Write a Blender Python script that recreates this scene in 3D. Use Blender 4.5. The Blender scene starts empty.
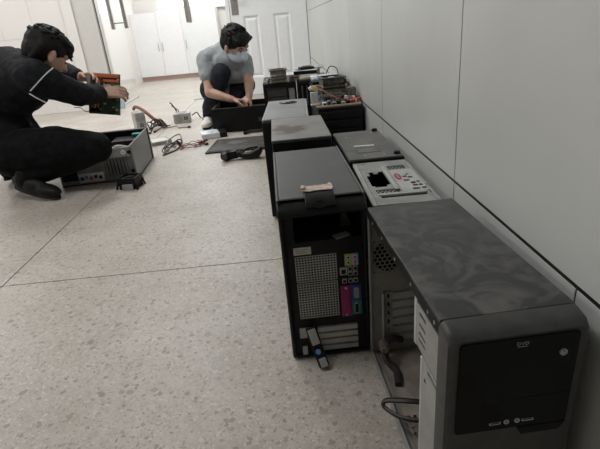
import bpy, math, random
from mathutils import Vector, Matrix
random.seed(7)
sc = bpy.context.scene
col = sc.collection

# ------------------------------------------------------------------ camera
cam_data = bpy.data.cameras.new('camera')
cam_data.sensor_width = 36.0
cam_data.lens = 36.0 * 462.0 / 600.0
cam_data.clip_start = 0.02
cam = bpy.data.objects.new('camera', cam_data)
col.objects.link(cam)
RX, RY, RZ = (0.9951, -0.0512, -0.0843), (-0.0979, -0.3952, -0.9133), (0.0135, 0.9172, -0.3982)
cam.matrix_world = Matrix(((RX[0], -RY[0], -RZ[0], 0.0), (RX[1], -RY[1], -RZ[1], 0.0), (RX[2], -RY[2], -RZ[2], 0.75), (0, 0, 0, 1)))
sc.camera = cam

# ------------------------------------------------------------------ world, exposure
world = bpy.data.worlds.new('world')
sc.world = world
world.use_nodes = True
world.node_tree.nodes['Background'].inputs[0].default_value = (0.95, 0.98, 1.0, 1)
world.node_tree.nodes['Background'].inputs[1].default_value = 3.5
sc.view_settings.view_transform = 'Standard'
sc.view_settings.look = 'None'
sc.view_settings.gamma = 1.0
sc.view_settings.use_curve_mapping = False
sc.view_settings.exposure = -0.2
# ceiling panel lamps (x, y, watts): built as luminaires on the ceiling further down
PANELS = [(-1.3, 4.3, 46), (-3.6, 4.3, 46), (-1.3, 1.2, 20), (-3.6, 1.2, 20), (-1.0, 7.6, 64)]
CEIL = 2.75


# ------------------------------------------------------------------ helpers
def tag(o, label=None, cat=None, group=None, kind=None):
    if label: o['label'] = label
    if cat: o['category'] = cat
    if group: o['group'] = group
    if kind: o['kind'] = kind
    return o


def thing(name, label, cat, loc=(0, 0, 0), rz=0.0, group=None, rot=None):
    o = bpy.data.objects.new(name, None)
    o.empty_display_size = 0.05
    col.objects.link(o)
    o.location = loc
    o.rotation_euler = rot if rot else (0, 0, math.radians(rz))
    return tag(o, label, cat, group)


def frame(d):
    d = Vector(d).normalized()
    a = Vector((0, 0, 1)) if abs(d.z) < 0.9 else Vector((1, 0, 0))
    u = d.cross(a).normalized()
    return u, d.cross(u).normalized(), d


def spline(pts, n=6):
    p = [Vector(q) for q in pts]
    if len(p) < 3: return p
    p = [p[0] * 2 - p[1]] + p + [p[-1] * 2 - p[-2]]
    out = []
    for i in range(1, len(p) - 2):
        for k in range(n):
            t = k / n
            a, b, c, d = p[i - 1], p[i], p[i + 1], p[i + 2]
            out.append(0.5 * ((2 * b) + (c - a) * t + (2 * a - 5 * b + 4 * c - d) * t * t + (3 * b - a - 3 * c + d) * t ** 3))
    out.append(p[-2])
    return out


class MB:
    def __init__(s):
        s.v = []; s.f = []; s.m = []; s.mi = 0

    def add(s, v, f):
        o = len(s.v)
        s.v += [tuple(q) for q in v]
        s.f += [tuple(i + o for i in q) for q in f]
        s.m += [s.mi] * len(f)
        return s

    def box(s, x0, x1, y0, y1, z0, z1):
        v = [(x, y, z) for z in (z0, z1) for y in (y0, y1) for x in (x0, x1)]
        return s.add(v, [(0, 2, 3, 1), (4, 5, 7, 6), (0, 1, 5, 4), (2, 6, 7, 3), (0, 4, 6, 2), (1, 3, 7, 5)])

    def obox(s, c, sx, sy, sz, M):
        v = [Vector(c) + M @ Vector((x * sx / 2, y * sy / 2, z * sz / 2)) for z in (-1, 1) for y in (-1, 1) for x in (-1, 1)]
        return s.add(v, [(0, 2, 3, 1), (4, 5, 7, 6), (0, 1, 5, 4), (2, 6, 7, 3), (0, 4, 6, 2), (1, 3, 7, 5)])

    def cyl(s, p0, p1, r0, r1=None, n=14):
        r1 = r0 if r1 is None else r1
        p0, p1 = Vector(p0), Vector(p1)
        u, w, d = frame(p1 - p0)
        v = []
        for p, r in ((p0, r0), (p1, r1)):
            for i in range(n):
                a = 2 * math.pi * i / n
                v.append(p + u * (r * math.cos(a)) + w * (r * math.sin(a)))
        f = [(i, (i + 1) % n, n + (i + 1) % n, n + i) for i in range(n)]
        f += [tuple(range(n - 1, -1, -1)), tuple(range(n, 2 * n))]
        return s.add(v, f)

    def ring(s, c, axis, ro, ri, h, n=24):
        c = Vector(c)
        u, w, d = frame(axis)
        v = []
        for i in range(n):
            a = 2 * math.pi * i / n
            e = u * math.cos(a) + w * math.sin(a)
            v += [c + e * ro, c + e * ri, c + e * ri + d * h, c + e * ro + d * h]
        f = []
        for i in range(n):
            a, b = 4 * i, 4 * ((i + 1) % n)
            for k in range(4):
                f.append((a + k, b + k, b + (k + 1) % 4, a + (k + 1) % 4))
        return s.add(v, f)

    def tube(s, pts, r, n=7, sub=6, flat=None):
        p = spline(pts, sub) if sub > 1 else [Vector(q) for q in pts]
        v = []; f = []
        u = None
        for i, q in enumerate(p):
            t = (p[min(i + 1, len(p) - 1)] - p[max(i - 1, 0)])
            if t.length < 1e-9: t = Vector((0, 0, 1))
            t.normalize()
            if u is None: u = frame(t)[0]
            u = (u - t * u.dot(t)).normalized()
            w = t.cross(u)
            for k in range(n):
                a = 2 * math.pi * k / n
                v.append(q + u * (r * math.cos(a)) * (flat or 1) + w * (r * math.sin(a)))
        for i in range(len(p) - 1):
            for k in range(n):
                f.append((i * n + k, i * n + (k + 1) % n, (i + 1) * n + (k + 1) % n, (i + 1) * n + k))
        f += [tuple(range(n - 1, -1, -1)), tuple(range((len(p) - 1) * n, len(p) * n))]
        return s.add(v, f)

    def prism(s, poly, axis, a, b):
        n = len(poly)
        def P(q, t):
            return {'x': (t, q[0], q[1]), 'y': (q[0], t, q[1]), 'z': (q[0], q[1], t)}[axis]
        v = [P(q, a) for q in poly] + [P(q, b) for q in poly]
        f = [(i, (i + 1) % n, n + (i + 1) % n, n + i) for i in range(n)] + [tuple(range(n - 1, -1, -1)), tuple(range(n, 2 * n))]
        return s.add(v, f)

    def plate(s, axis, t0, t1, u0, u1, v0, v1, holes=()):
        us = sorted({u0, u1} | {min(max(q, u0), u1) for h in holes for q in h[:2]})
        vs = sorted({v0, v1} | {min(max(q, v0), v1) for h in holes for q in h[2:]})
        for i in range(len(us) - 1):
            j = 0
            while j < len(vs) - 1:
                cu = (us[i] + us[i + 1]) / 2
                def solid(k):
                    cv = (vs[k] + vs[k + 1]) / 2
                    return not any(h[0] < cu < h[1] and h[2] < cv < h[3] for h in holes)
                if not solid(j): j += 1; continue
                k = j
                while k + 1 < len(vs) - 1 and solid(k + 1): k += 1
                a, b, c, d = us[i], us[i + 1], vs[j], vs[k + 1]
                if axis == 'x': s.box(t0, t1, a, b, c, d)
                elif axis == 'y': s.box(a, b, t0, t1, c, d)
                else: s.box(a, b, c, d, t0, t1)
                j = k + 1
        return s

    def honey(s, P, u0, u1, v0, v1, r, wall, keep=None):
        """honeycomb of hexagonal rings, P(u,v) -> 3D"""
        dx = r * math.sqrt(3); row = 0; v = v0
        while v <= v1:
            u = u0 + (dx / 2 if row % 2 else 0)
            while u <= u1:
                if keep is None or keep(u, v):
                    vs = []
                    for rr in (r, r - wall):
                        for k in range(6):
                            a = math.pi / 6 + k * math.pi / 3
                            vs.append(P(u + rr * math.cos(a), v + rr * math.sin(a)))
                    s.add(vs, [(k, (k + 1) % 6, 6 + (k + 1) % 6, 6 + k) for k in range(6)])
                u += dx
            v += 1.5 * r; row += 1
        return s

    def ell(s, c, rad, M=None, seg=20, rings=12):
        c = Vector(c); M = M or Matrix.Identity(3)
        v = [c + M @ Vector((0, 0, rad[2]))]
        for i in range(1, rings):
            th = math.pi * i / rings
            for k in range(seg):
                a = 2 * math.pi * k / seg
                v.append(c + M @ Vector((rad[0] * math.sin(th) * math.cos(a), rad[1] * math.sin(th) * math.sin(a), rad[2] * math.cos(th))))
        v.append(c + M @ Vector((0, 0, -rad[2])))
        f = [(0, 1 + k, 1 + (k + 1) % seg) for k in range(seg)]
        for i in range(rings - 2):
            for k in range(seg):
                f.append((1 + i * seg + k, 1 + (i + 1) * seg + k, 1 + (i + 1) * seg + (k + 1) % seg, 1 + i * seg + (k + 1) % seg))
        e = len(v) - 1; b = 1 + (rings - 2) * seg
        f += [(b + (k + 1) % seg, b + k, e) for k in range(seg)]
        return s.add(v, f)

    def cap(s, p0, p1, r0, r1, n=14):
        p0, p1 = Vector(p0), Vector(p1)
        u, w, d = frame(p1 - p0)
        prof = [(-r0 * math.cos(t * math.pi / 10), r0 * math.sin(t * math.pi / 10), 0) for t in range(1, 6)]
        L = (p1 - p0).length
        prof += [(L + r1 * math.sin(t * math.pi / 10), r1 * math.cos(t * math.pi / 10), 1) for t in range(0, 5)]
        v = [p0 - d * r0]
        for h, r, _ in prof:
            for k in range(n):
                a = 2 * math.pi * k / n
                v.append(p0 + d * h + u * (r * math.cos(a)) + w * (r * math.sin(a)))
        v.append(p1 + d * r1)
        f = [(0, 1 + (k + 1) % n, 1 + k) for k in range(n)]
        for i in range(len(prof) - 1):
            for k in range(n):
                f.append((1 + i * n + k, 1 + i * n + (k + 1) % n, 1 + (i + 1) * n + (k + 1) % n, 1 + (i + 1) * n + k))
        e = len(v) - 1; b = 1 + (len(prof) - 1) * n
        f += [(b + k, b + (k + 1) % n, e) for k in range(n)]
        return s.add(v, f)

    def chain(s, pts):
        for (a, ra), (b, rb) in zip(pts, pts[1:]): s.cap(a, b, ra, rb)
        return s

    def mesh(s, name):
        me = bpy.data.meshes.new(name)
        me.from_pydata(s.v, [], s.f)
        me.polygons.foreach_set('material_index', s.m)
        me.validate()
        return me

    def build(s, name, mat, parent=None, bevel=0.0, seg=2, label=None, kind=None, angle=35):
        me = s.mesh(name)
        for m in (mat if isinstance(mat, (list, tuple)) else [mat]): me.materials.append(m)
        me.polygons.foreach_set('use_smooth', [True] * len(me.polygons))
        me.set_sharp_from_angle(angle=math.radians(angle))
        o = bpy.data.objects.new(name, me)
        col.objects.link(o)
        o.parent = parent
        if bevel > 0:
            b = o.modifiers.new('bevel', 'BEVEL')
            b.width = bevel; b.segments = seg; b.limit_method = 'ANGLE'; b.angle_limit = math.radians(40)
            b.harden_normals = False
        if label: o['label'] = label
        if kind: o['kind'] = kind
        return o


def remesh(mb, voxel, smooth, name, mat, parent, disp=None, label=None):
    me = mb.mesh(name)
    t = bpy.data.objects.new('remesh_source', me)
    col.objects.link(t)
    r = t.modifiers.new('r', 'REMESH'); r.mode = 'VOXEL'; r.voxel_size = voxel; r.use_smooth_shade = True
    if smooth:
        q = t.modifiers.new('s', 'SMOOTH'); q.factor = 0.5; q.iterations = smooth
    if disp:
        tx = bpy.data.textures.new(name, 'CLOUDS'); tx.noise_scale = disp[0]; tx.noise_depth = 2
        q = t.modifiers.new('d', 'DISPLACE'); q.texture = tx; q.strength = disp[1]; q.texture_coords = 'LOCAL'
    dg = bpy.context.evaluated_depsgraph_get()
    out = bpy.data.meshes.new_from_object(t.evaluated_get(dg))
    bpy.data.objects.remove(t)
    out.name = name
    out.materials.clear()
    out.materials.append(mat)
    out.polygons.foreach_set('use_smooth', [True] * len(out.polygons))
    o = bpy.data.objects.new(name, out)
    col.objects.link(o)
    o.parent = parent
    if label: o['label'] = label
    return o


def text_mesh(txt, size, name, mat, parent, M, depth=0.0004):
    cu = bpy.data.curves.new(name, 'FONT')
    cu.body = txt; cu.size = size; cu.align_x = 'CENTER'; cu.align_y = 'CENTER'; cu.extrude = depth
    t = bpy.data.objects.new('text_source', cu)
    col.objects.link(t)
    me = bpy.data.meshes.new_from_object(t.evaluated_get(bpy.context.evaluated_depsgraph_get()))
    bpy.data.objects.remove(t)
    me.materials.clear(); me.materials.append(mat)
    o = bpy.data.objects.new(name, me)
    col.objects.link(o)
    o.parent = parent
    o.matrix_local = M
    return o


# ------------------------------------------------------------------ materials
def mat(name, c, rough=0.5, metal=0.0, c2=None, scale=20.0, lo=0.4, hi=0.6, detail=3.0, distort=0.0, bump=0.0, bscale=200.0, spec=0.5, r2=None):
    m = bpy.data.materials.new(name)
    m.use_nodes = True
    nt = m.node_tree; N = nt.nodes; L = nt.links
    b = N['Principled BSDF']
    b.inputs['Base Color'].default_value = (*c, 1)
    b.inputs['Roughness'].default_value = rough
    b.inputs['Metallic'].default_value = metal
    b.inputs['Specular IOR Level'].default_value = spec
    tc = N.new('ShaderNodeTexCoord')
    if c2 is None:
        c2 = tuple(min(1, q * (1.12 if max(c) < 0.5 else 1.02) + 0.002) for q in c)
    n = N.new('ShaderNodeTexNoise'); n.inputs['Scale'].default_value = scale
    n.inputs['Detail'].default_value = detail; n.inputs['Distortion'].default_value = distort
    L.new(tc.outputs['Object'], n.inputs['Vector'])
    mr = N.new('ShaderNodeMapRange'); mr.inputs[1].default_value = lo; mr.inputs[2].default_value = hi
    L.new(n.outputs['Fac'], mr.inputs[0])
    mx = N.new('ShaderNodeMix'); mx.data_type = 'RGBA'
    mx.inputs['A'].default_value = (*c, 1); mx.inputs['B'].default_value = (*c2, 1)
    L.new(mr.outputs[0], mx.inputs['Factor'])
    L.new(mx.outputs['Result'], b.inputs['Base Color'])
    if r2 is not None:
        q = N.new('ShaderNodeMapRange'); q.inputs[3].default_value = rough; q.inputs[4].default_value = r2
        L.new(mr.outputs[0], q.inputs[0]); L.new(q.outputs[0], b.inputs['Roughness'])
    if bump:
        n2 = N.new('ShaderNodeTexNoise'); n2.inputs['Scale'].default_value = bscale
        L.new(tc.outputs['Object'], n2.inputs['Vector'])
        bp = N.new('ShaderNodeBump'); bp.inputs['Strength'].default_value = bump; bp.inputs['Distance'].default_value = 0.002
        L.new(n2.outputs['Fac'], bp.inputs['Height']); L.new(bp.outputs[0], b.inputs['Normal'])
    return m


def terrazzo():
    m = bpy.data.materials.new('terrazzo'); m.use_nodes = True
    nt = m.node_tree; N = nt.nodes; L = nt.links; b = N['Principled BSDF']
    geo = N.new('ShaderNodeNewGeometry')
    prev = None
    n = N.new('ShaderNodeTexNoise'); n.inputs['Scale'].default_value = 3.5; n.inputs['Detail'].default_value = 9; n.inputs['Roughness'].default_value = 0.65
    L.new(geo.outputs['Position'], n.inputs['Vector'])
    mx = N.new('ShaderNodeMix'); mx.data_type = 'RGBA'
    mx.inputs['A'].default_value = (0.41, 0.368, 0.32, 1); mx.inputs['B'].default_value = (0.52, 0.482, 0.437, 1)
    mr0 = N.new('ShaderNodeMapRange'); mr0.inputs[1].default_value = 0.35; mr0.inputs[2].default_value = 0.65
    L.new(n.outputs['Fac'], mr0.inputs[0]); L.new(mr0.outputs[0], mx.inputs['Factor'])
    cur = mx.outputs['Result']
    n3 = N.new('ShaderNodeTexNoise'); n3.inputs['Scale'].default_value = 55; n3.inputs['Detail'].default_value = 5; n3.inputs['Roughness'].default_value = 0.7
    L.new(geo.outputs['Position'], n3.inputs['Vector'])
    r3 = N.new('ShaderNodeMapRange'); r3.inputs[1].default_value = 0.3; r3.inputs[2].default_value = 0.7; r3.inputs[3].default_value = 0.86; r3.inputs[4].default_value = 1.16
    L.new(n3.outputs['Fac'], r3.inputs[0])
    m3 = N.new('ShaderNodeVectorMath'); m3.operation = 'SCALE'
    L.new(cur, m3.inputs[0]); L.new(r3.outputs[0], m3.inputs['Scale'])
    cur = m3.outputs[0]
    wn = N.new('ShaderNodeTexNoise'); wn.inputs['Scale'].default_value = 40; wn.inputs['Detail'].default_value = 2
    L.new(geo.outputs['Position'], wn.inputs['Vector'])
    wa = N.new('ShaderNodeVectorMath'); wa.operation = 'MULTIPLY_ADD'
    wa.inputs[1].default_value = (0.014, 0.014, 0.0)
    L.new(wn.outputs['Color'], wa.inputs[0]); L.new(geo.outputs['Position'], wa.inputs[2])
    def chips(scale, prob, size, color, off):
        nonlocal cur
        sh = N.new('ShaderNodeVectorMath'); sh.operation = 'ADD'; sh.inputs[1].default_value = (off, off * 0.7, 0)
        L.new(wa.outputs[0], sh.inputs[0])
        fl = N.new('ShaderNodeVectorMath'); fl.operation = 'MULTIPLY'; fl.inputs[1].default_value = (1, 1, 0)
        L.new(sh.outputs[0], fl.inputs[0])
        v = N.new('ShaderNodeTexVoronoi'); v.inputs['Scale'].default_value = scale
        L.new(fl.outputs[0], v.inputs['Vector'])
        sp = N.new('ShaderNodeSeparateColor'); L.new(v.outputs['Color'], sp.inputs[0])
        lt = N.new('ShaderNodeMath'); lt.operation = 'LESS_THAN'; lt.inputs[1].default_value = prob
        L.new(sp.outputs[0], lt.inputs[0])
        sz = N.new('ShaderNodeMath'); sz.operation = 'MULTIPLY'; sz.inputs[1].default_value = size
        L.new(sp.outputs[1], sz.inputs[0])
        ds = N.new('ShaderNodeMath'); ds.operation = 'LESS_THAN'
        L.new(v.outputs['Distance'], ds.inputs[0]); L.new(sz.outputs[0], ds.inputs[1])
        fc = N.new('ShaderNodeMath'); fc.operation = 'MULTIPLY'
        L.new(lt.outputs[0], fc.inputs[0]); L.new(ds.outputs[0], fc.inputs[1])
        f2 = N.new('ShaderNodeMath'); f2.operation = 'MULTIPLY'; f2.inputs[1].default_value = 0.75
        L.new(fc.outputs[0], f2.inputs[0])
        k = N.new('ShaderNodeMix'); k.data_type = 'RGBA'; k.inputs['B'].default_value = (*color, 1)
        L.new(f2.outputs[0], k.inputs['Factor']); L.new(cur, k.inputs['A'])
        cur = k.outputs['Result']
    chips(260, 0.30, 0.60, (0.31, 0.27, 0.23), 0.0)
    chips(210, 0.30, 0.60, (0.60, 0.56, 0.51), 3.1)
    chips(140, 0.26, 0.62, (0.30, 0.258, 0.22), 7.7)
    chips(105, 0.20, 0.58, (0.60, 0.56, 0.505), 5.3)
    chips(80, 0.18, 0.60, (0.275, 0.235, 0.20), 11.9)
    chips(52, 0.10, 0.55, (0.33, 0.28, 0.235), 15.2)
    chips(40, 0.05, 0.50, (0.27, 0.238, 0.21), 19.4)
    L.new(cur, b.inputs['Base Color'])
    b.inputs['Roughness'].default_value = 0.42
    b.inputs['Specular IOR Level'].default_value = 0.4
    return m


def glass(name, tint=(0.985, 0.995, 0.99)):
    m = bpy.data.materials.new(name); m.use_nodes = True
    nt = m.node_tree; N = nt.nodes; L = nt.links
    N.remove(N['Principled BSDF'])
    t = N.new('ShaderNodeBsdfTransparent'); t.inputs[0].default_value = (*tint, 1)
    g = N.new('ShaderNodeBsdfGlossy'); g.inputs['Roughness'].default_value = 0.02; g.inputs[0].default_value = (0.95, 0.97, 0.96, 1)
    fr = N.new('ShaderNodeFresnel'); fr.inputs[0].default_value = 1.5
    mx = N.new('ShaderNodeMixShader')
    ge = N.new('ShaderNodeNewGeometry')
    fb_ = N.new('ShaderNodeMath'); fb_.operation = 'SUBTRACT'; fb_.inputs[0].default_value = 1.0
    L.new(ge.outputs['Backfacing'], fb_.inputs[1])
    fm = N.new('ShaderNodeMath'); fm.operation = 'MULTIPLY'
    L.new(fr.outputs[0], fm.inputs[0]); L.new(fb_.outputs[0], fm.inputs[1])
    L.new(fm.outputs[0], mx.inputs[0]); L.new(t.outputs[0], mx.inputs[1]); L.new(g.outputs[0], mx.inputs[2])
    L.new(mx.outputs[0], N['Material Output'].inputs[0])
    return m


def emit(name, c, s):
    m = bpy.data.materials.new(name); m.use_nodes = True
    b = m.node_tree.nodes['Principled BSDF']
    b.inputs['Base Color'].default_value = (0.9, 0.9, 0.9, 1)
    b.inputs['Emission Color'].default_value = (*c, 1)
    b.inputs['Emission Strength'].default_value = s
    return m


def dusty_top():
    """dark lid with wiped swirls of dust"""
    return mat('smeared_dust_lid', (0.014, 0.014, 0.015), 0.28, 0.0, (0.11, 0.108, 0.104), 12, 0.44, 0.66, 3.0, 2.4, r2=0.6, spec=0.4)


M = {}
M['floor'] = terrazzo()
M['joint'] = mat('floor_joint', (0.16, 0.14, 0.12), 0.8)
M['wallpanel'] = mat('wall_panel', (0.565, 0.58, 0.56), 0.38, 0, (0.635, 0.65, 0.63), 2.2, 0.3, 0.62, 4)
M['joint_black'] = mat('wall_joint_black', (0.012, 0.012, 0.012), 0.5)
M['backwall'] = mat('back_wall_panel', (0.80, 0.77, 0.745), 0.25, 0, (0.82, 0.79, 0.765), 1.2)
M['pilaster'] = mat('pilaster_grey', (0.62, 0.60, 0.57), 0.3)
M['white'] = mat('white_paint', (0.86, 0.87, 0.885), 0.45)
M['wallwhite'] = mat('wall_white', (0.80, 0.77, 0.74), 0.7)
M['wallgrey'] = mat('wall_grey', (0.24, 0.24, 0.23), 0.8)
M['ceiling'] = mat('ceiling_white', (0.75, 0.75, 0.74), 0.9)
M['skirt'] = mat('skirting_brown', (0.50, 0.36, 0.30), 0.6)
M['glass'] = glass('door_glass')
M['brushed'] = mat('brushed_steel', (0.42, 0.39, 0.36), 0.35, 0.7)
M['seal'] = mat('rubber_seal', (0.03, 0.03, 0.03), 0.7)
M['lamp'] = emit('lamp_diffuser', (1.0, 0.97, 0.93), 3.0)
M['alu'] = mat('aluminium', (0.6, 0.6, 0.6), 0.4, 0.8)
M['black'] = mat('black_plastic', (0.005, 0.005, 0.0055), 0.42, 0, (0.009, 0.009, 0.0095), 30, spec=0.28)
M['blackmatte'] = mat('black_painted_steel', (0.007, 0.007, 0.007), 0.5, 0, (0.014, 0.0135, 0.013), 12, bump=0.1, spec=0.25)
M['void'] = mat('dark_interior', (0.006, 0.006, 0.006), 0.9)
M['gloss'] = mat('gloss_black', (0.0025, 0.0025, 0.0025), 0.12, 0, (0.004, 0.004, 0.0045), 8, spec=0.15)
M['bezel'] = mat('charcoal_bezel', (0.055, 0.055, 0.053), 0.42, 0, (0.068, 0.068, 0.065), 40, spec=0.4)
M['lid'] = dusty_top()
M['delltop'] = mat('dusty_charcoal_lid', (0.055, 0.057, 0.059), 0.38, 0, (0.10, 0.101, 0.102), 14, 0.35, 0.75, 6, 0.5, r2=0.58)
M['greytop'] = mat('dusty_grey_lid', (0.21, 0.218, 0.222), 0.42, 0, (0.27, 0.276, 0.278), 10, 0.35, 0.7, 5)
M['steel'] = mat('zinc_steel', (0.42, 0.42, 0.41), 0.42, 0.55, (0.52, 0.52, 0.50), 14)
M['steeldull'] = mat('dull_zinc_steel', (0.28, 0.285, 0.285), 0.5, 0.35, (0.36, 0.36, 0.355), 18)
M['steelbright'] = mat('bright_zinc_steel', (0.62, 0.63, 0.62), 0.4, 0.4, (0.70, 0.70, 0.69), 14)
M['paintgrey'] = mat('dark_grey_painted_steel', (0.085, 0.083, 0.08), 0.45, 0.1, (0.12, 0.117, 0.11), 16)
M['dustdark'] = mat('dusty_dark_steel', (0.045, 0.042, 0.038), 0.6, 0.0, (0.11, 0.10, 0.088), 22, 0.4, 0.7, 5)
M['dustgrey'] = mat('dusty_inner_steel', (0.30, 0.29, 0.27), 0.55, 0.0, (0.42, 0.405, 0.375), 20, 0.4, 0.7, 5)
M['dustbrown'] = mat('dusty_floor_plate', (0.20, 0.172, 0.145), 0.7, 0.0, (0.34, 0.295, 0.25), 26, 0.4, 0.7, 6)
M['iosteel'] = mat('io_panel_steel', (0.27, 0.275, 0.27), 0.42, 0.3, (0.36, 0.36, 0.35), 16)
M['iolight'] = mat('io_flange_steel', (0.40, 0.41, 0.40), 0.4, 0.3, (0.50, 0.50, 0.49), 16)
M['paintmid'] = mat('mid_grey_steel', (0.13, 0.135, 0.135), 0.5, 0.2, (0.18, 0.18, 0.178), 18)
M['silver'] = mat('silver_grey_panel', (0.27, 0.275, 0.27), 0.42, 0.2, (0.32, 0.32, 0.315), 6)
M['whiteplastic'] = mat('white_plastic', (0.78, 0.80, 0.82), 0.4)
M['offwhite'] = mat('aged_white_paper', (0.62, 0.60, 0.52), 0.8, 0, (0.70, 0.68, 0.61), 60)
M['tape'] = mat('torn_brown_tape', (0.42, 0.31, 0.25), 0.75, 0, (0.66, 0.55, 0.48), 60)
M['magenta'] = mat('magenta_port', (0.34, 0.02, 0.14), 0.45)
M['blueport'] = mat('blue_port', (0.035, 0.06, 0.33), 0.45)
M['tealport'] = mat('teal_port', (0.02, 0.20, 0.20), 0.45)
M['limeport'] = mat('lime_label', (0.50, 0.60, 0.10), 0.5)
M['pinkport'] = mat('pink_label', (0.72, 0.32, 0.48), 0.5)
M['skyport'] = mat('sky_label', (0.20, 0.50, 0.75), 0.5)
M['bluebutton'] = mat('blue_button', (0.12, 0.30, 0.75), 0.4)
M['red'] = mat('red_plastic', (0.55, 0.045, 0.04), 0.45)
M['redsticker'] = mat('dark_red_sticker', (0.28, 0.015, 0.03), 0.45)
M['teal'] = mat('teal_plastic', (0.03, 0.30, 0.30), 0.45)
M['pcb'] = mat('green_circuit_board', (0.035, 0.075, 0.05), 0.45, 0, (0.075, 0.115, 0.075), 70, 0.45, 0.55)
M['pcbbrown'] = mat('brown_circuit_board', (0.13, 0.085, 0.055), 0.5, 0, (0.20, 0.14, 0.095), 70, 0.45, 0.55)
M['pcbblue'] = mat('blue_circuit_board', (0.05, 0.12, 0.35), 0.45, 0, (0.12, 0.22, 0.5), 60)
M['slotorange'] = mat('orange_slot', (0.50, 0.12, 0.035), 0.5)
M['slotcream'] = mat('cream_slot', (0.62, 0.52, 0.42), 0.5)
M['heatsink'] = mat('dusty_heatsink', (0.14, 0.12, 0.10), 0.55, 0.3, (0.24, 0.20, 0.165), 60)
M['heatdark'] = mat('dark_dusty_cooler', (0.075, 0.068, 0.06), 0.6, 0.1, (0.14, 0.125, 0.11), 50)
M['tan'] = mat('tan_connector', (0.55, 0.45, 0.34), 0.6)
M['yellow'] = mat('yellow_connector', (0.72, 0.46, 0.10), 0.5)
M['paleblue'] = mat('pale_blue_sleeve', (0.50, 0.58, 0.70), 0.35, 0, (0.80, 0.82, 0.85), 30, 0.45, 0.55)
M['cableblack'] = mat('black_cable', (0.02, 0.018, 0.018), 0.5)
M['cablegrey'] = mat('grey_cable', (0.22, 0.21, 0.20), 0.5)
M['cablered'] = mat('red_cable', (0.20, 0.018, 0.026), 0.5)
M['cablebrown'] = mat('brown_cable', (0.24, 0.10, 0.06), 0.5)
M['skin'] = mat('skin', (0.46, 0.275, 0.20), 0.5, 0, (0.54, 0.335, 0.25), 18)
M['hair'] = mat('black_hair', (0.005, 0.0045, 0.005), 0.6, 0, (0.012, 0.011, 0.011), 120, bump=0.5, bscale=260, spec=0.2)
M['jacket'] = mat('black_jacket_cloth', (0.007, 0.008, 0.010), 0.85, 0, (0.013, 0.014, 0.017), 30, bump=0.2, bscale=500, spec=0.2)
M['trouser'] = mat('black_trouser_cloth', (0.004, 0.004, 0.0045), 0.9, 0, (0.008, 0.008, 0.009), 30, spec=0.15)
M['piping'] = mat('white_piping', (0.62, 0.64, 0.66), 0.6)
M['tshirt'] = mat('grey_tshirt', (0.30, 0.32, 0.335), 0.9, 0, (0.345, 0.365, 0.38), 25, bump=0.2, bscale=700, spec=0.2)
M['jeans'] = mat('navy_trousers', (0.014, 0.016, 0.024), 0.85, 0, (0.026, 0.029, 0.04), 30, spec=0.2)
M['mask'] = mat('mask_blue', (0.60, 0.70, 0.78), 0.8)
M['shoeblack'] = mat('black_shoe', (0.008, 0.0075, 0.0075), 0.55, spec=0.25)
M['shoewhite'] = mat('white_shoe', (0.72, 0.70, 0.68), 0.6)
M['sole'] = mat('dark_sole', (0.02, 0.018, 0.017), 0.7, spec=0.25)
M['cup'] = mat('pale_blue_plastic', (0.45, 0.55, 0.62), 0.3)


def stain_top():
    m = mat('stained_grey_lid', (0.19, 0.185, 0.178), 0.45, 0, (0.245, 0.24, 0.23), 12, 0.35, 0.7, 5)
    nt = m.node_tree; N = nt.nodes; L = nt.links; b = N['Principled BSDF']
    src = b.inputs['Base Color'].links[0].from_socket
    tc = N.new('ShaderNodeTexCoord')
    n = N.new('ShaderNodeTexNoise'); n.inputs['Scale'].default_value = 26; n.inputs['Detail'].default_value = 6; n.inputs['Distortion'].default_value = 0.6
    L.new(tc.outputs['Object'], n.inputs['Vector'])
    d = N.new('ShaderNodeVectorMath'); d.operation = 'DISTANCE'; d.inputs[1].default_value = (-0.025, 0.165, 0.42)
    sc_ = N.new('ShaderNodeVectorMath'); sc_.operation = 'MULTIPLY'; sc_.inputs[1].default_value = (1, 0.75, 1)
    L.new(tc.outputs['Object'], sc_.inputs[0])
    d.inputs[1].default_value = (-0.035, 0.155 * 0.75, 0.42)
    L.new(sc_.outputs[0], d.inputs[0])
    a = N.new('ShaderNodeMath'); a.operation = 'MULTIPLY_ADD'; a.inputs[1].default_value = -8.0; a.inputs[2].default_value = 0.60
    L.new(d.outputs['Value'], a.inputs[0])
    e = N.new('ShaderNodeMath'); e.operation = 'ADD'; L.new(a.outputs[0], e.inputs[0]); L.new(n.outputs['Fac'], e.inputs[1])
    r = N.new('ShaderNodeMapRange'); r.inputs[1].default_value = 0.52; r.inputs[2].default_value = 0.86; r.inputs[4].default_value = 0.95
    L.new(e.outputs[0], r.inputs[0])
    k = N.new('ShaderNodeMix'); k.data_type = 'RGBA'; k.inputs['B'].default_value = (0.05, 0.036, 0.025, 1)
    L.new(r.outputs[0], k.inputs['Factor']); L.new(src, k.inputs['A'])
    L.new(k.outputs['Result'], b.inputs['Base Color'])
    return m


M['stain'] = stain_top()

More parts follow.
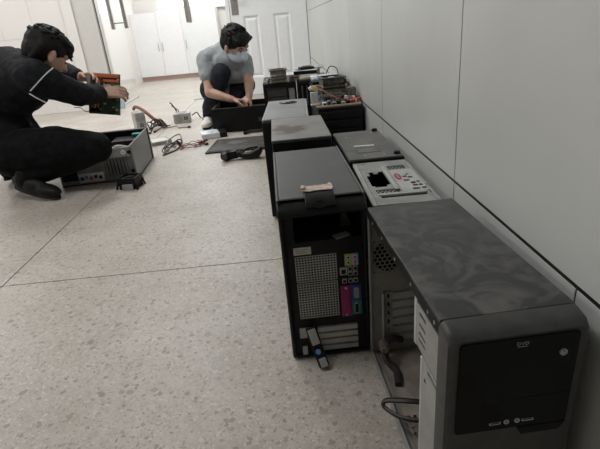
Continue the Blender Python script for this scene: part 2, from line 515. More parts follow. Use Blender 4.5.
# ------------------------------------------------------------------ the room
WX, BY, FY = 0.39, 5.8, 9.4        # right wall, door wall, far wall
XL, YF = -6.0, -3.2
floor = MB().box(XL - 0.1, 1.7, YF - 0.1, FY + 0.1, -0.06, -0.004).build('floor', M['joint'])
tag(floor, 'pale speckled terrazzo floor in very large slabs with thin dark joints', None, None, 'structure')
xs = [XL, -3.45, -1.031, WX + 0.01]
ys = [YF, 1.4435, BY]
for i in range(3):
    for j in range(2):
        g = 0.0022
        MB().box(xs[i] + g, xs[i + 1] - (g if i < 2 else 0), ys[j] + g, ys[j + 1] - g, -0.005, 0).build('slab', M['floor'], floor)
MB().box(-2.6, 1.6, BY + 0.002, FY, -0.005, 0).build('slab', M['floor'], floor)

wr = MB().box(WX + 0.0012, WX + 0.12, YF, BY, 0, CEIL).build('wall_right', M['joint_black'])
tag(wr, 'light grey panelled wall with thin black joints beside the computers', None, None, 'structure')
cols = [YF, -1.34, -0.55, 0.24, 1.03, 1.82, 2.61, 3.42, 4.42, BY]
rows = [(0, 0.371), (0.379, 0.8675), (0.8715, 1.75), (1.754, CEIL)]
for r, (z0, z1) in enumerate(rows):
    cc = sorted(cols + [0.545]) if r == 0 else cols
    for a, b in zip(cc, cc[1:]):
        MB().box(WX, WX + 0.0055, a + 0.002, b - 0.002, z0, z1).build('panel', M['wallpanel'], wr)
MB().box(WX - 0.0012, WX + 0.001, 0.24, 0.54, 0.43, 0.56).build('cover_plate', M['wallpanel'], wr, 0.0005)

# back wall (door wall)
wb = MB().plate('y', BY + 0.012, BY + 0.14, XL, 1.6, 0, CEIL, [(-1.975, -0.50, -0.01, 2.2), (-0.50, 0.385, -0.01, 2.08)]).build('wall_back', M['pilaster'])
tag(wb, 'pale panelled wall behind the crouching person in black', None, None, 'structure')
bx_ = [XL, -4.2, -3.5, -3.06, -2.70, -2.335]
bz_ = [0, 0.43, 0.85, 1.30, 2.0, CEIL]
for a, b in zip(bx_, bx_[1:]):
    for z0, z1 in zip(bz_, bz_[1:]):
        MB().box(a + 0.0015, b - 0.0015, BY, BY + 0.014, z0 + 0.0015, z1 - 0.0015).build('panel', M['backwall'], wb)
tag(MB().box(-2.335, -2.215, BY - 0.035, BY + 0.014, 0, CEIL).build('trim_1', M['backwall'], bevel=0.004), 'white upright trim left of the glass doorway', None, None, 'structure')
tag(MB().box(-2.213, -1.985, BY - 0.012, BY + 0.14, 0, 2.2).build('trim_2', M['pilaster'], bevel=0.003), 'grey upright doorway casing beside the open glass door', None, None, 'structure')
tag(MB().box(-1.9745, -1.9665, BY - 0.002, BY + 0.008, 0, 2.2).build('trim_3', M['seal']), 'thin dark upright strip at the glass doorway edge', None, None, 'structure')
tag(MB().box(-0.53, -0.488, BY - 0.01, BY + 0.13, 0, 2.2).build('trim_4', M['white'], bevel=0.003), 'white jamb between glass door and panelled door', None, None, 'structure')

# white panelled door
d1 = thing('door_1', 'white panelled door closed beside the grey wall', None, (0, BY, 0)); d1['kind'] = 'structure'
b = MB().plate('y', 0.0, 0.04, -0.483, 0.382, 0.005, 2.06, [(-0.345, -0.165, 0.20, 0.875), (0.0, 0.195, 0.20, 0.875), (-0.345, -0.165, 1.10, 1.90), (0.0, 0.195, 1.10, 1.90)])
b.build('door_leaf', M['white'], d1)
for (x0, x1) in ((-0.345, -0.165), (0.0, 0.195)):
    for (z0, z1) in ((0.20, 0.875), (1.10, 1.90)):
        q = MB()
        e = 0.022
        o_ = [(x0, z0), (x1, z0), (x1, z1), (x0, z1)]
        i_ = [(x0 + e, z0 + e), (x1 - e, z0 + e), (x1 - e, z1 - e), (x0 + e, z1 - e)]
        e2 = 0.05
        j_ = [(x0 + e2, z0 + e2), (x1 - e2, z0 + e2), (x1 - e2, z1 - e2), (x0 + e2, z1 - e2)]
        v = [(p[0], 0.0, p[1]) for p in o_] + [(p[0], 0.016, p[1]) for p in i_] + [(p[0], 0.004, p[1]) for p in j_]
        f = [(k, (k + 1) % 4, 4 + (k + 1) % 4, 4 + k) for k in range(4)] + [(4 + k, 4 + (k + 1) % 4, 8 + (k + 1) % 4, 8 + k) for k in range(4)] + [(8, 9, 10, 11)]
        q.add(v, f).build('door_panel', M['white'], d1, angle=10)
lk = MB().box(-0.465, -0.385, -0.006, 0.0, 0.895, 1.15).build('lock_plate', M['brushed'], d1, 0.003, label='brushed steel lock plate')
MB().cyl((-0.425, -0.005, 1.06), (-0.425, -0.05, 1.06), 0.010).tube([(-0.425, -0.05, 1.06), (-0.38, -0.052, 1.06), (-0.31, -0.05, 1.06)], 0.009).build('door_handle', M['brushed'], lk)


def pull(parent, x, y, axis_y, z0=0.862, z1=1.45, off=0.055):
    for s in (-1, 1):
        q = MB()
        if axis_y:
            q.box(x - 0.022, x + 0.022, y + s * off - 0.014, y + s * off + 0.014, z0, z1)
        else:
            q.box(x + s * off - 0.022, x + s * off + 0.022, y - 0.018, y + 0.018, z0, z1)
        q.build('handle_bar', M['brushed'], parent, 0.005)
    q = MB()
    for z in (z0 + 0.07, z1 - 0.07):
        if axis_y: q.cyl((x, y - off, z), (x, y + off, z), 0.008)
        else: q.cyl((x - off, y, z), (x + off, y, z), 0.008)
    q.build('handle_spacer', M['brushed'], parent)


d2 = thing('door_2', 'clear frameless glass door leaf, closed, left of the panelled door', None, (0, BY + 0.05, 0)); d2['kind'] = 'structure'
MB().box(-1.06, -0.535, -0.006, 0.006, 0.012, 2.19).build('glass_pane', M['glass'], d2)
pull(d2, -0.965, 0.0, True)
MB().box(-1.06, -0.535, -0.010, 0.010, 0.003, 0.014).build('bottom_rail', M['alu'], d2, 0.003)
d3 = thing('door_3', 'clear frameless glass door leaf swung open into the back room', None, (-1.958, BY + 0.06, 0), 1.2); d3['kind'] = 'structure'
MB().box(-0.006, 0.006, 0, 0.86, 0.012, 2.19).build('glass_pane', M['glass'], d3)
pull(d3, 0.0, 0.70, False, 0.875, 1.5, 0.085)
MB().box(-0.014, 0.014, 0, 0.86, 0.003, 0.014).build('bottom_rail', M['alu'], d3, 0.003)

# back room
wf = MB().plate('y', FY, FY + 0.15, -2.65, 1.7, 0, CEIL, [(-2.09, 0.9, 1.17, 2.35)]).build('wall_far', M['wallwhite'])
tag(wf, 'bright white far wall of the back room', None, None, 'structure')
tag(MB().box(-2.62, -2.5, BY + 0.14, FY, 0, CEIL).build('wall_far_left', M['wallwhite']), 'white side wall of the back room', None, None, 'structure')
tag(MB().box(1.58, 1.7, BY + 0.14, FY, 0, CEIL).build('wall_far_right', M['wallwhite']), 'white right wall of the back room', None, None, 'structure')
tag(MB().box(-2.5, 1.58, FY - 0.012, FY, 0, 0.07).build('baseboard_far', M['skirt'], bevel=0.003), 'reddish brown skirting along the far wall', None, None, 'structure')
w1 = thing('window_1', 'bright window high in the far wall', None, (0, FY, 0)); w1['kind'] = 'structure'
MB().plate('y', 0.02, 0.07, -2.09, 0.9, 1.17, 2.35, [(-2.05, -1.12, 1.21, 2.31), (-1.07, -0.12, 1.21, 2.31), (-0.07, 0.86, 1.21, 2.31)]).build('window_frame', M['white'], w1)
for a, b in ((-2.05, -1.12), (-1.07, -0.12), (-0.07, 0.86)):
    MB().box(a, b, 0.04, 0.046, 1.21, 2.31).build('pane', M['glass'], w1)
MB().box(-2.12, 0.93, -0.06, 0.02, 1.145, 1.17).build('window_sill', M['white'], w1, 0.004)
cb = thing('cupboard', 'low white cupboard with paired handles under the far window', 'cupboard', (0, FY - 0.42, 0))
MB().box(-2.50, -1.0, 0.0, 0.34, 0.075, 1.135).build('body', M['white'], cb)
MB().box(-2.50, -1.0, 0.02, 0.40, 0.0, 0.075).build('plinth', M['skirt'], cb)
for k, (a, b) in enumerate(((-2.498, -2.0565), (-2.0535, -1.6315), (-1.6285, -1.003))):
    dd = MB().box(a, b, -0.019, -0.001, 0.08, 1.130).build('door', M['white'], cb, 0.002)
    hx = (b - 0.035) if k == 0 else (a + 0.035)
    MB().box(hx - 0.005, hx + 0.005, -0.040, -0.02, 0.50, 0.64).build('handle', M['alu'], dd, 0.002)

tag(MB().box(XL - 0.12, XL, YF, BY, 0, CEIL).build('wall_left', M['wallwhite']), 'plain white wall on the far left side', None, None, 'structure')
tag(MB().box(XL - 0.12, WX + 0.12, YF - 0.12, YF, 0, CEIL).build('wall_front', M['wallgrey']), 'plain dark grey unseen wall behind the viewer', None, None, 'structure')  # unseen wall, its grey darkened to dim reflections in the black parts
tag(MB().box(XL - 0.12, 1.7, YF - 0.12, FY + 0.15, CEIL, CEIL + 0.1).build('ceiling', M['ceiling']), 'flat white ceiling', None, None, 'structure')
for i, (x, y, wt) in enumerate(PANELS):
    t = thing('ceiling_lamp', ('ceiling lamp panel between the two crouching people', 'ceiling lamp panel farther left behind the person in black', 'ceiling lamp panel over the open floor near the viewer', 'ceiling lamp panel near the left wall by the viewer', 'ceiling lamp panel in the bright back room')[i], 'lamp', (x, y, CEIL), 0, 'ceiling lamp panels')
    MB().plate('z', -0.035, -0.001, -0.32, 0.32, -0.62, 0.62, [(-0.29, 0.29, -0.59, 0.59)]).build('frame', M['alu'], t)
    MB().box(-0.29, 0.29, -0.59, 0.59, -0.02, -0.012).build('diffuser', M['lamp'], t)
    ld = bpy.data.lights.new('ceiling_lamp_light', 'AREA'); ld.shape = 'RECTANGLE'; ld.size = 0.56; ld.size_y = 1.16
    ld.energy = wt; ld.color = (0.985, 0.995, 1.0)
    lo = bpy.data.objects.new('ceiling_lamp_light', ld); col.objects.link(lo); lo.parent = t; lo.location = (0, 0, -0.036)

# ------------------------------------------------------------------ computer cases along the wall
ROW = 'computer cases lined up along the wall'


def feet(parent, x0, x1, y0, y1, z=0.0, h=0.010, r=0.014, up=False):
    for x in (x0, x1):
        for y in (y0, y1):
            MB().cyl((x, y, z), (x, y, z + h), r, r * 0.85 if up else r).build('foot', M['black'], parent)


# --- nearest case: open side, gloss black front
t1 = thing('computer_tower', 'nearest computer case, dusty lid, open left side, glossy black front marked DVD', 'computer case', (0.268, 0.450, 0), 2.7, ROW)
H = 0.385
feet(t1, -0.07, 0.07, 0.07, 0.41)
MB().box(-0.091, 0.092, 0.0425, 0.449, H - 0.006, H).build('top_panel', M['lid'], t1, 0.0012)
MB().box(0.087, 0.091, 0.040, 0.447, 0.011, H - 0.006).build('side_panel', M['blackmatte'], t1)
MB().plate('z', 0.010, 0.013, -0.089, 0.087, 0.040, 0.447, [(-0.02 + 0.012 * i, -0.014 + 0.012 * i, 0.19 + 0.014 * j, 0.198 + 0.014 * j) for i in range(-4, 2) for j in range(4)]).build('base_panel', M['dustbrown'], t1)
bp = MB()
bp.plate('y', 0.444, 0.447, -0.089, 0.087, 0.013, H - 0.006, [(-0.084, -0.012, 0.228, 0.306), (-0.058, 0.055, 0.036, 0.176)])
bp.build('back_panel', M['dustgrey'], t1)
MB().honey(lambda u, v: (u, 0.4435, v), -0.088, -0.008, 0.224, 0.310, 0.0062, 0.0014, lambda u, v: (u + 0.048) ** 2 + (v - 0.267) ** 2 < 0.0415 ** 2).build('fan_grille', M['dustgrey'], t1)
q = MB()
for k in range(18):
    a0, a1 = 2 * math.pi * k / 18, 2 * math.pi * (k + 1) / 18
    def sq(a):
        c, s_ = math.cos(a), math.sin(a); m_ = max(abs(c) / 0.037, abs(s_) / 0.040); return (-0.048 + c / m_, 0.4455, 0.267 + s_ / m_)
    def ci(a): return (-0.048 + 0.0365 * math.cos(a), 0.4445, 0.267 + 0.0365 * math.sin(a))
    q.add([sq(a0), sq(a1), ci(a1), ci(a0)], [(0, 1, 2, 3)])
q.build('fan_surround', M['dustgrey'], t1)
for k in range(6):
    z = 0.039 + 0.023 * k
    MB().prism([(0.446, z), (0.441, z + 0.002), (0.441, z + 0.0185), (0.446, z + 0.0205)], 'x', -0.040, 0.055).build('slot_cover', M['iolight'], t1)
MB().box(-0.066, -0.062, 0.428, 0.444, 0.036, 0.178).build('slot_rail', M['iolight'], t1, 0.001)
MB().plate('y', 0.4395, 0.4435, -0.0585, -0.0400, 0.034, 0.178, [(-0.052, -0.047, 0.046 + 0.023 * k, 0.058 + 0.023 * k) for k in range(6)]).build('slot_strip', M['dustgrey'], t1)
# side frame rails
MB().box(-0.091, -0.0895, 0.040, 0.449, 0.362, H - 0.004).build('top_rail', M['blackmatte'], t1)
MB().box(-0.091, -0.0895, 0.433, 0.449, 0.012, H - 0.02).box(-0.0895, -0.080, 0.4475, 0.449, 0.012, 0.36).build('rear_post', M['steeldull'], t1)
MB().box(-0.091, -0.0895, 0.040, 0.445, 0.010, 0.026).box(-0.0895, -0.078, 0.040, 0.445, 0.010, 0.0145).build('base_rail', M['steeldull'], t1)
for y_ in (0.06, 0.085, 0.16, 0.245, 0.33, 0.40):
    MB().cyl((-0.0915, y_, 0.369), (-0.0905, y_, 0.369), 0.0030, n=10).build('screw', M['steeldull'], t1)
MB().plate('x', 0.068, 0.070, 0.10, 0.443, 0.014, 0.375, [(0.18, 0.24, 0.12, 0.30)]).build('motherboard_tray', M['dustgrey'], t1)
cg = MB().plate('x', -0.0885, -0.0870, 0.030, 0.136, 0.276, 0.352, [(0.098, 0.124, 0.336, 0.343), (0.098, 0.124, 0.318, 0.324), (0.098, 0.124, 0.302, 0.308), (0.098, 0.124, 0.290, 0.296)])
cg.box(-0.087, 0.06, 0.030, 0.136, 0.2755, 0.277).box(-0.087, 0.06, 0.030, 0.032, 0.28, 0.352)
cg.build('drive_cage', M['steel'], t1)
MB().box(-0.0895, -0.080, 0.137, 0.147, 0.272, 0.366).build('cage_flange', M['steelbright'], t1, 0.002)
lc = MB().plate('x', -0.0885, -0.0870, 0.030, 0.110, 0.014, 0.272, [(0.045, 0.085, 0.258, 0.265), (0.088, 0.098, 0.232, 0.240)])
lc.box(-0.087, 0.06, 0.030, 0.110, 0.270, 0.2715).box(-0.087, 0.06, 0.030, 0.032, 0.02, 0.27)
lc.build('drive_cage', M['steel'], t1)
MB().box(-0.0895, -0.082, 0.108, 0.115, 0.014, 0.270).build('cage_flange', M['steelbright'], t1, 0.0015)
MB().box(-0.0905, -0.0865, 0.026, 0.046, 0.012, 0.372).build('front_post', M['paintgrey'], t1)
# front bezel
def rr(x0, x1, z0, z1, r, n=5):
    out = []
    for cx, cz, a0 in ((x1 - r, z0 + r, -90), (x1 - r, z1 - r, 0), (x0 + r, z1 - r, 90), (x0 + r, z0 + r, 180)):
        for k in range(n + 1):
            a = math.radians(a0 + 90 * k / n)
            out.append((cx + r * math.cos(a), cz + r * math.sin(a)))
    return out
bz = MB()
layers = [(0.040, rr(-0.0925, 0.0945, 0.002, H + 0.001, 0.010)), (0.020, rr(-0.0925, 0.0945, 0.002, H - 0.0025, 0.012)), (0.0120, rr(-0.0915, 0.0935, 0.003, H - 0.0085, 0.014)), (0.0095, rr(-0.0865, 0.0885, 0.006, H - 0.0125, 0.010))]
n_ = len(layers[0][1]); v = []; f = []
for y_, pl in layers: v += [(p[0], y_, p[1]) for p in pl]
for a in range(3):
    for k in range(n_): f.append((a * n_ + k, a * n_ + (k + 1) % n_, (a + 1) * n_ + (k + 1) % n_, (a + 1) * n_ + k))
f.append(tuple(range(3 * n_ + n_ - 1, 3 * n_ - 1, -1))); f.append(tuple(range(n_)))
fb = bz.add(v, f).build('front_bezel', M['bezel'], t1, angle=30)
gp = MB()
gp.prism(rr(-0.077, 0.0795, 0.218, 0.3685, 0.005)[:], 'y', 0.0065, 0.0100)
g_ = gp.build('gloss_panel', M['gloss'], t1, 0.001)
MB().prism([(-0.060, 0.2695), (0.0785, 0.2695), (0.0785, 0.2703), (-0.060, 0.2703)], 'y', 0.0062, 0.0067).build('bay_seam', M['void'], g_)
MB().prism([(0.010, 0.217), (0.017, 0.204), (0.070, 0.204), (0.0795, 0.217)], 'y', 0.0062, 0.0095).build('finger_notch', M['void'], t1)
text_mesh('DVD', 0.0068, 'disc_logo', M['silver'], g_, Matrix.Translation((0.003, 0.0062, 0.3605)) @ Matrix.Rotation(math.pi / 2, 4, 'X') @ Matrix.Diagonal((1.15, 1, 1, 1)))
MB().prism([(-0.004, 0.3556), (0.010, 0.3556), (0.009, 0.3565), (-0.003, 0.3565)], 'y', 0.0060, 0.0064).build('logo_disc_stroke', M['silver'], g_)
pbn = MB().cyl((0.058, 0.0068, 0.340), (0.058, 0.0038, 0.340), 0.0048, n=18).build('power_button', M['alu'], t1)
MB().ring((0.058, 0.0036, 0.340), (0, 1, 0), 0.0032, 0.0024, 0.0004, 14).box(0.0575, 0.0585, 0.0034, 0.0038, 0.340, 0.3438).build('power_symbol', M['void'], pbn)
for x_ in (-0.0225, 0.0235):
    u_ = MB().box(x_ - 0.008, x_ + 0.008, 0.0056, 0.0068, 0.2285, 0.2325).build('usb_port', M['steel'], t1)
    MB().box(x_ - 0.0062, x_ + 0.0062, 0.0052, 0.0057, 0.2305, 0.2322).build('port_tongue', M['void'], u_)
for x_ in (-0.0065, 0.0085):
    a_ = MB().ring((x_, 0.0052, 0.2312), (0, 1, 0), 0.0038, 0.0018, 0.0016, 14).build('audio_jack', M['alu'], t1)
    MB().cyl((x_, 0.0064, 0.2312), (x_, 0.0060, 0.2312), 0.0019, n=10).build('jack_hole', M['void'], a_)
MB().box(-0.074, 0.078, 0.0088, 0.0096, 0.05, 0.052).build('lower_seam', M['void'], t1)
# internal cables
MB().tube([(-0.02, 0.436, 0.045), (-0.045, 0.425, 0.06), (-0.068, 0.41, 0.055), (-0.07, 0.385, 0.035), (-0.055, 0.36, 0.022), (-0.062, 0.32, 0.019)], 0.008).build('internal_cable', M['cableblack'], t1)
MB().cyl((-0.068, 0.418, 0.052), (-0.072, 0.392, 0.060), 0.0125, 0.010).cyl((-0.072, 0.392, 0.060), (-0.073, 0.383, 0.062), 0.0065).build('cable_plug', M['heatsink'], t1)
MB().tube([(-0.02, 0.20, 0.075), (-0.075, 0.215, 0.078), (-0.112, 0.235, 0.066), (-0.116, 0.228, 0.055), (-0.085, 0.195, 0.055), (-0.02, 0.170, 0.062)], 0.0042, flat=1.4).build('cable_loop', M['cableblack'], t1)

# --- the black tower with its rear ports towards the viewer
t2 = thing('computer_tower', 'black computer tower with coloured rear ports and torn brown tape on its latch', 'computer case', (0.0625, 0.903, 0), 1.0, ROW)
W2 = 0.095
feet(t2, -0.08, 0.08, 0.03, 0.40, 0, 0.006)
MB().box(-W2, -W2 + 0.011, 0.0, 0.43, 0.005, 0.395).build('side_panel', M['black'], t2, 0.006, 3)
MB().box(W2 - 0.009, W2, 0.0, 0.43, 0.005, 0.395).build('side_panel', M['black'], t2, 0.006, 3)
MB().box(-W2 + 0.004, W2 - 0.004, 0.004, 0.43, 0.005, 0.012).build('base_panel', M['black'], t2, 0.002)
prof = [(0.43, 0.37), (0.43, 0.402), (0.425, 0.4075), (0.06, 0.4075), (0.022, 0.404), (0.006, 0.397), (-0.004, 0.386), (-0.006, 0.376), (0.004, 0.376), (0.15, 0.376)]
MB().prism(prof, 'x', -W2 - 0.001, W2 + 0.001).build('top_shell', M['black'], t2, 0.004, 3)
MB().box(-W2 + 0.006, W2 - 0.006, 0.020, 0.424, 0.4065, 0.4115).build('top_panel', M['delltop'], t2, 0.0025)
for s in (-1, 1):
    MB().box(s * (W2 - 0.003) - 0.003, s * (W2 - 0.003) + 0.003, 0.012, 0.426, 0.404, 0.4125).build('top_edge_strip', M['bezel'], t2, 0.002)
lt = MB().prism([(0.046, 0.4115), (0.044, 0.4150), (0.020, 0.4140), (0.002, 0.4065), (-0.006, 0.3965), (-0.004, 0.3935), (0.006, 0.3985), (0.016, 0.4060)], 'x', -0.034, 0.030).build('latch', M['black'], t2, 0.002, 3)
MB().ring((-0.003, -0.002, 0.4000), (0, -0.75, 0.65), 0.0105, 0.0075, 0.003, 20).build('latch_ring', M['black'], lt)
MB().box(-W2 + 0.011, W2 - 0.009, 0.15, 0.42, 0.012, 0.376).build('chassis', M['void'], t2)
bp2 = MB().plate('y', 0.008, 0.011, -W2 + 0.011, W2 - 0.009, 0.012, 0.376, [(-0.064, 0.083, 0.312, 0.374), (-0.067, 0.024, 0.212, 0.276), (-0.067, 0.024, 0.114, 0.207), (-0.034, 0.066, 0.014, 0.088)])
bp2.build('back_panel', M['blackmatte'], t2)
MB().box(-0.066, 0.086, 0.002, 0.010, 0.3745, 0.3775).build('opening_lip', M['steeldull'], t2, 0.0008)
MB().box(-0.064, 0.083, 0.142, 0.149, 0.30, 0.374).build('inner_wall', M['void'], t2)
MB().box(-0.070, 0.084, 0.012, 0.15, 0.300, 0.3115).build('bay_floor', M['blackmatte'], t2)
MB().prism([(0.045, 0.312), (0.072, 0.312), (0.055, 0.355), (0.049, 0.355)], 'y', 0.07, 0.078).build('bay_bracket', M['paintgrey'], t2)
MB().obox((0.040, 0.018, 0.3145), 0.035, 0.02, 0.003, Matrix.Rotation(0.4, 3, 'Z')).build('bay_clip', M['steeldull'], t2)
for (z0, z1, nz) in ((0.212, 0.276, 10), (0.114, 0.207, 14)):
    q = MB()
    nx = 14
    for i in range(nx + 1):
        x_ = -0.067 + 0.091 * i / nx
        q.box(x_ - 0.0009, x_ + 0.0009, 0.0075, 0.0095, z0, z1)
    for j in range(nz + 1):
        z_ = z0 + (z1 - z0) * j / nz
        q.box(-0.067, 0.024, 0.0072, 0.0092, z_ - 0.0009, z_ + 0.0009)
    MB().box(-0.068, 0.025, 0.018, 0.020, z0, z1).build('vent_shade_sheet', M['void'], t2)  # black sheet added as painted shade behind the mesh holes
    q.build('vent_grille', M['steel'], t2, label='grey square-mesh vent grille')
lb = MB().box(-0.069, -0.030, 0.0065, 0.0078, 0.282, 0.2995).build('sticker', M['offwhite'], t2, label='small aged cream sticker')
for k in range(3):
    MB().box(-0.065, -0.038 - 0.004 * (k % 2), 0.0061, 0.0066, 0.286 + 0.004 * k, 0.2873 + 0.004 * k).build('sticker_print', M['cablegrey'], lb)
# ports
MB().box(0.043, 0.0590, 0.0055, 0.0078, 0.243, 0.272).build('audio_label', M['limeport'], t2)
MB().box(0.0590, 0.0665, 0.0055, 0.0078, 0.243, 0.272).build('audio_label', M['pinkport'], t2)
MB().box(0.0665, 0.0735, 0.0055, 0.0078, 0.243, 0.272).build('audio_label', M['skyport'], t2)
for x_, z_ in ((0.051, 0.264), (0.051, 0.251), (0.066, 0.264), (0.066, 0.251)):
    a_ = MB().ring((x_, 0.0040, z_), (0, 1, 0), 0.0050, 0.0026, 0.0018, 14).build('audio_jack', M['steelbright'], t2)
    MB().cyl((x_, 0.0056, z_), (x_, 0.0050, z_), 0.0027, n=10).build('jack_hole', M['void'], a_)
nj = MB().box(0.031, 0.047, 0.004, 0.0085, 0.221, 0.240).build('network_port', M['steel'], t2)
MB().box(0.034, 0.044, 0.0036, 0.0042, 0.224, 0.235).build('port_opening', M['void'], nj)
for (x_, z_) in ((0.054, 0.236), (0.066, 0.236), (0.054, 0.223), (0.066, 0.223), (0.040, 0.205), (0.054, 0.205), (0.066, 0.205)):
    u_ = MB().box(x_ - 0.0048, x_ + 0.0048, 0.004, 0.0085, z_ - 0.0055, z_ + 0.0055).build('usb_port', M['steel'], t2)
    MB().box(x_ - 0.0034, x_ + 0.0034, 0.0036, 0.0042, z_ - 0.0040, z_ + 0.0030).build('port_opening', M['void'], u_)
pp = MB().box(0.0305, 0.0535, 0.005, 0.0080, 0.109, 0.192).build('parallel_port', M['magenta'], t2, 0.001, label='magenta parallel port panel')
MB().prism(rr(0.037, 0.047, 0.119, 0.182, 0.0045), 'y', 0.001, 0.005).build('port_shell', M['magenta'], pp)
MB().ring((0.042, 0.0012, 0.1150), (0, 1, 0), 0.0028, 0.0014, 0.004, 10).ring((0.042, 0.0012, 0.1865), (0, 1, 0), 0.0028, 0.0014, 0.004, 10).build('port_screw', M['steelbright'], pp)
vp = MB().box(0.0545, 0.0785, 0.005, 0.0080, 0.152, 0.192).build('monitor_port', M['blueport'], t2, 0.001, label='blue monitor port panel')
MB().prism(rr(0.060, 0.072, 0.158, 0.186, 0.0045), 'y', 0.001, 0.005).build('port_shell', M['steeldull'], vp)
sp_ = MB().box(0.0545, 0.0785, 0.005, 0.0080, 0.111, 0.151).build('serial_port', M['tealport'], t2, 0.001, label='teal serial port panel')
MB().prism(rr(0.060, 0.071, 0.117, 0.146, 0.0045), 'y', 0.001, 0.005).build('port_shell', M['steeldull'], sp_)
MB().box(0.0618, 0.0692, 0.0006, 0.0012, 0.120, 0.143).build('port_insert', M['void'], sp_)
for k in range(4):
    z = 0.016 + 0.018 * k
    MB().prism([(0.012, z), (0.0045, z + 0.002), (0.0045, z + 0.0145), (0.012, z + 0.0165)], 'x', -0.030, 0.066).build('slot_cover', M['steel'], t2)
MB().box(-0.034, 0.066, 0.014, 0.018, 0.012, 0.09).build('slot_backing', M['void'], t2)
MB().box(-0.073, -0.056, 0.0045, 0.0085, 0.060, 0.088).box(-0.056, -0.038, 0.0045, 0.0085, 0.082, 0.088).build('retainer_plate', M['steel'], t2)
MB().box(-0.070, -0.058, 0.0045, 0.0085, 0.010, 0.036).build('retainer_plate', M['steel'], t2)
ra, rb_ = Vector((-0.047, -0.004, 0.094)), Vector((-0.024, -0.040, 0.009))
rz_ = (ra - rb_).normalized(); rx_ = Vector((1, 0, 0)); rx_ = (rx_ - rz_ * rx_.dot(rz_)).normalized(); ry_ = rz_.cross(rx_)
Mr = Matrix((rx_, ry_, rz_)).transposed(); rcc = (ra + rb_) / 2
rc = MB().obox(rcc, 0.025, 0.010, 0.100, Mr).build('slot_retainer', M['black'], t2, 0.003, label='black hinged slot retainer hanging open with blue button')
MB().obox(rcc + Mr @ Vector((0.0, -0.006, 0.026)), 0.019, 0.003, 0.038, Mr).build('retainer_spring', M['steel'], rc, 0.001)
MB().obox(rcc + Mr @ Vector((0.001, -0.006, -0.038)), 0.017, 0.003, 0.022, Mr).build('retainer_spring', M['steel'], rc, 0.001)
c0 = rcc + Mr @ Vector((-0.002, -0.004, -0.010))
MB().cyl(c0, c0 + Mr @ Vector((0, -0.006, 0)), 0.0060).build('release_button', M['bluebutton'], rc)
tp = MB()
pts = [(-0.038, 0.046), (-0.036, 0.066), (-0.030, 0.060), (-0.027, 0.072), (0.022, 0.074), (0.026, 0.085), (0.031, 0.076), (0.032, 0.052), (0.027, 0.038), (0.0, 0.041), (-0.020, 0.037), (-0.031, 0.040)]
tp.prism(pts, 'z', 0.4157, 0.4180)
tp.prism([(-0.040, 0.050), (-0.033, 0.044), (-0.028, 0.058), (-0.036, 0.068)], 'z', 0.4180, 0.4235)
tpo = thing('tape_scrap', 'torn brown paper tape scrap lying on the black tower latch', 'tape', (0.0625, 0.903, 0), 1.0)
tp.build('tape', M['tape'], tpo, 0.0007)

# --- second tower, stained lid
def plain_tower(name, label, loc, rz, w, d, h, top, body=None, front=None, lip=True):
    t = thing(name, label, 'computer case', loc, rz, ROW)
    feet(t, -w / 2 + 0.02, w / 2 - 0.02, 0.03, d - 0.03, 0, 0.008)
    MB().box(-w / 2, w / 2, 0.012, d, 0.007, h - 0.006).build('body', body or M['blackmatte'], t, 0.002)
    MB().box(-w / 2 - 0.001, w / 2 + 0.001, 0.004, d + 0.001, h - 0.005, h).build('top_panel', top, t, 0.0015)
    MB().box(-w / 2, w / 2, 0.0, 0.012, 0.007, h - 0.006).build('end_panel', front or M['black'], t, 0.003)
    return t
t3 = plain_tower('computer_tower', 'black computer tower with brown-stained grey lid behind the coloured-port tower', (0.051, 1.432, 0), 0.3, 0.188, 0.365, 0.42, M['stain'])
MB().box(-0.080, 0.080, -0.002, 0.001, 0.02, 0.385).build('inset_panel', M['blackmatte'], t3, 0.002)
t4 = thing('computer_tower', 'black computer tower with clean pale grey lid and a wire loop on it', 'computer case', (0.008, 1.806, 0), -2.6, ROW)
feet(t4, -0.07, 0.07, 0.03, 0.42, 0, 0.008)
MB().box(-0.092, 0.092, 0.022, 0.465, 0.007, 0.413).build('body', M['blackmatte'], t4, 0.002)
MB().box(-0.086, 0.082, 0.004, 0.470, 0.410, 0.4185).build('top_panel', M['greytop'], t4, 0.003)
for s in (-0.089, 0.086):
    MB().box(s - 0.004, s + 0.004, 0.003, 0.470, 0.408, 0.4175).build('top_edge_strip', M['silver'], t4, 0.002)
MB().prism([(0.0, 0.01), (0.024, 0.01), (0.024, 0.409), (0.006, 0.409), (0.0, 0.400)], 'x', -0.094, 0.094).build('front_bezel', M['black'], t4, 0.004)
wl = MB().tube([(-0.022, 0.362, 0.421), (-0.012, 0.348, 0.421), (0.012, 0.345, 0.421), (0.034, 0.352, 0.422), (0.042, 0.368, 0.421), (0.020, 0.376, 0.4225), (0.004, 0.366, 0.4215), (-0.006, 0.376, 0.4215)], 0.0025)
wlo = thing('wire_loop', 'small curled black wire lying on the pale grey lid', 'wire', (0.008, 1.806, 0), -2.6)
wl.build('wire', M['cableblack'], wlo)
MB().cyl((-0.026, 0.366, 0.4215), (-0.034, 0.374, 0.4215), 0.003).build('plug', M['cablegrey'], wlo)

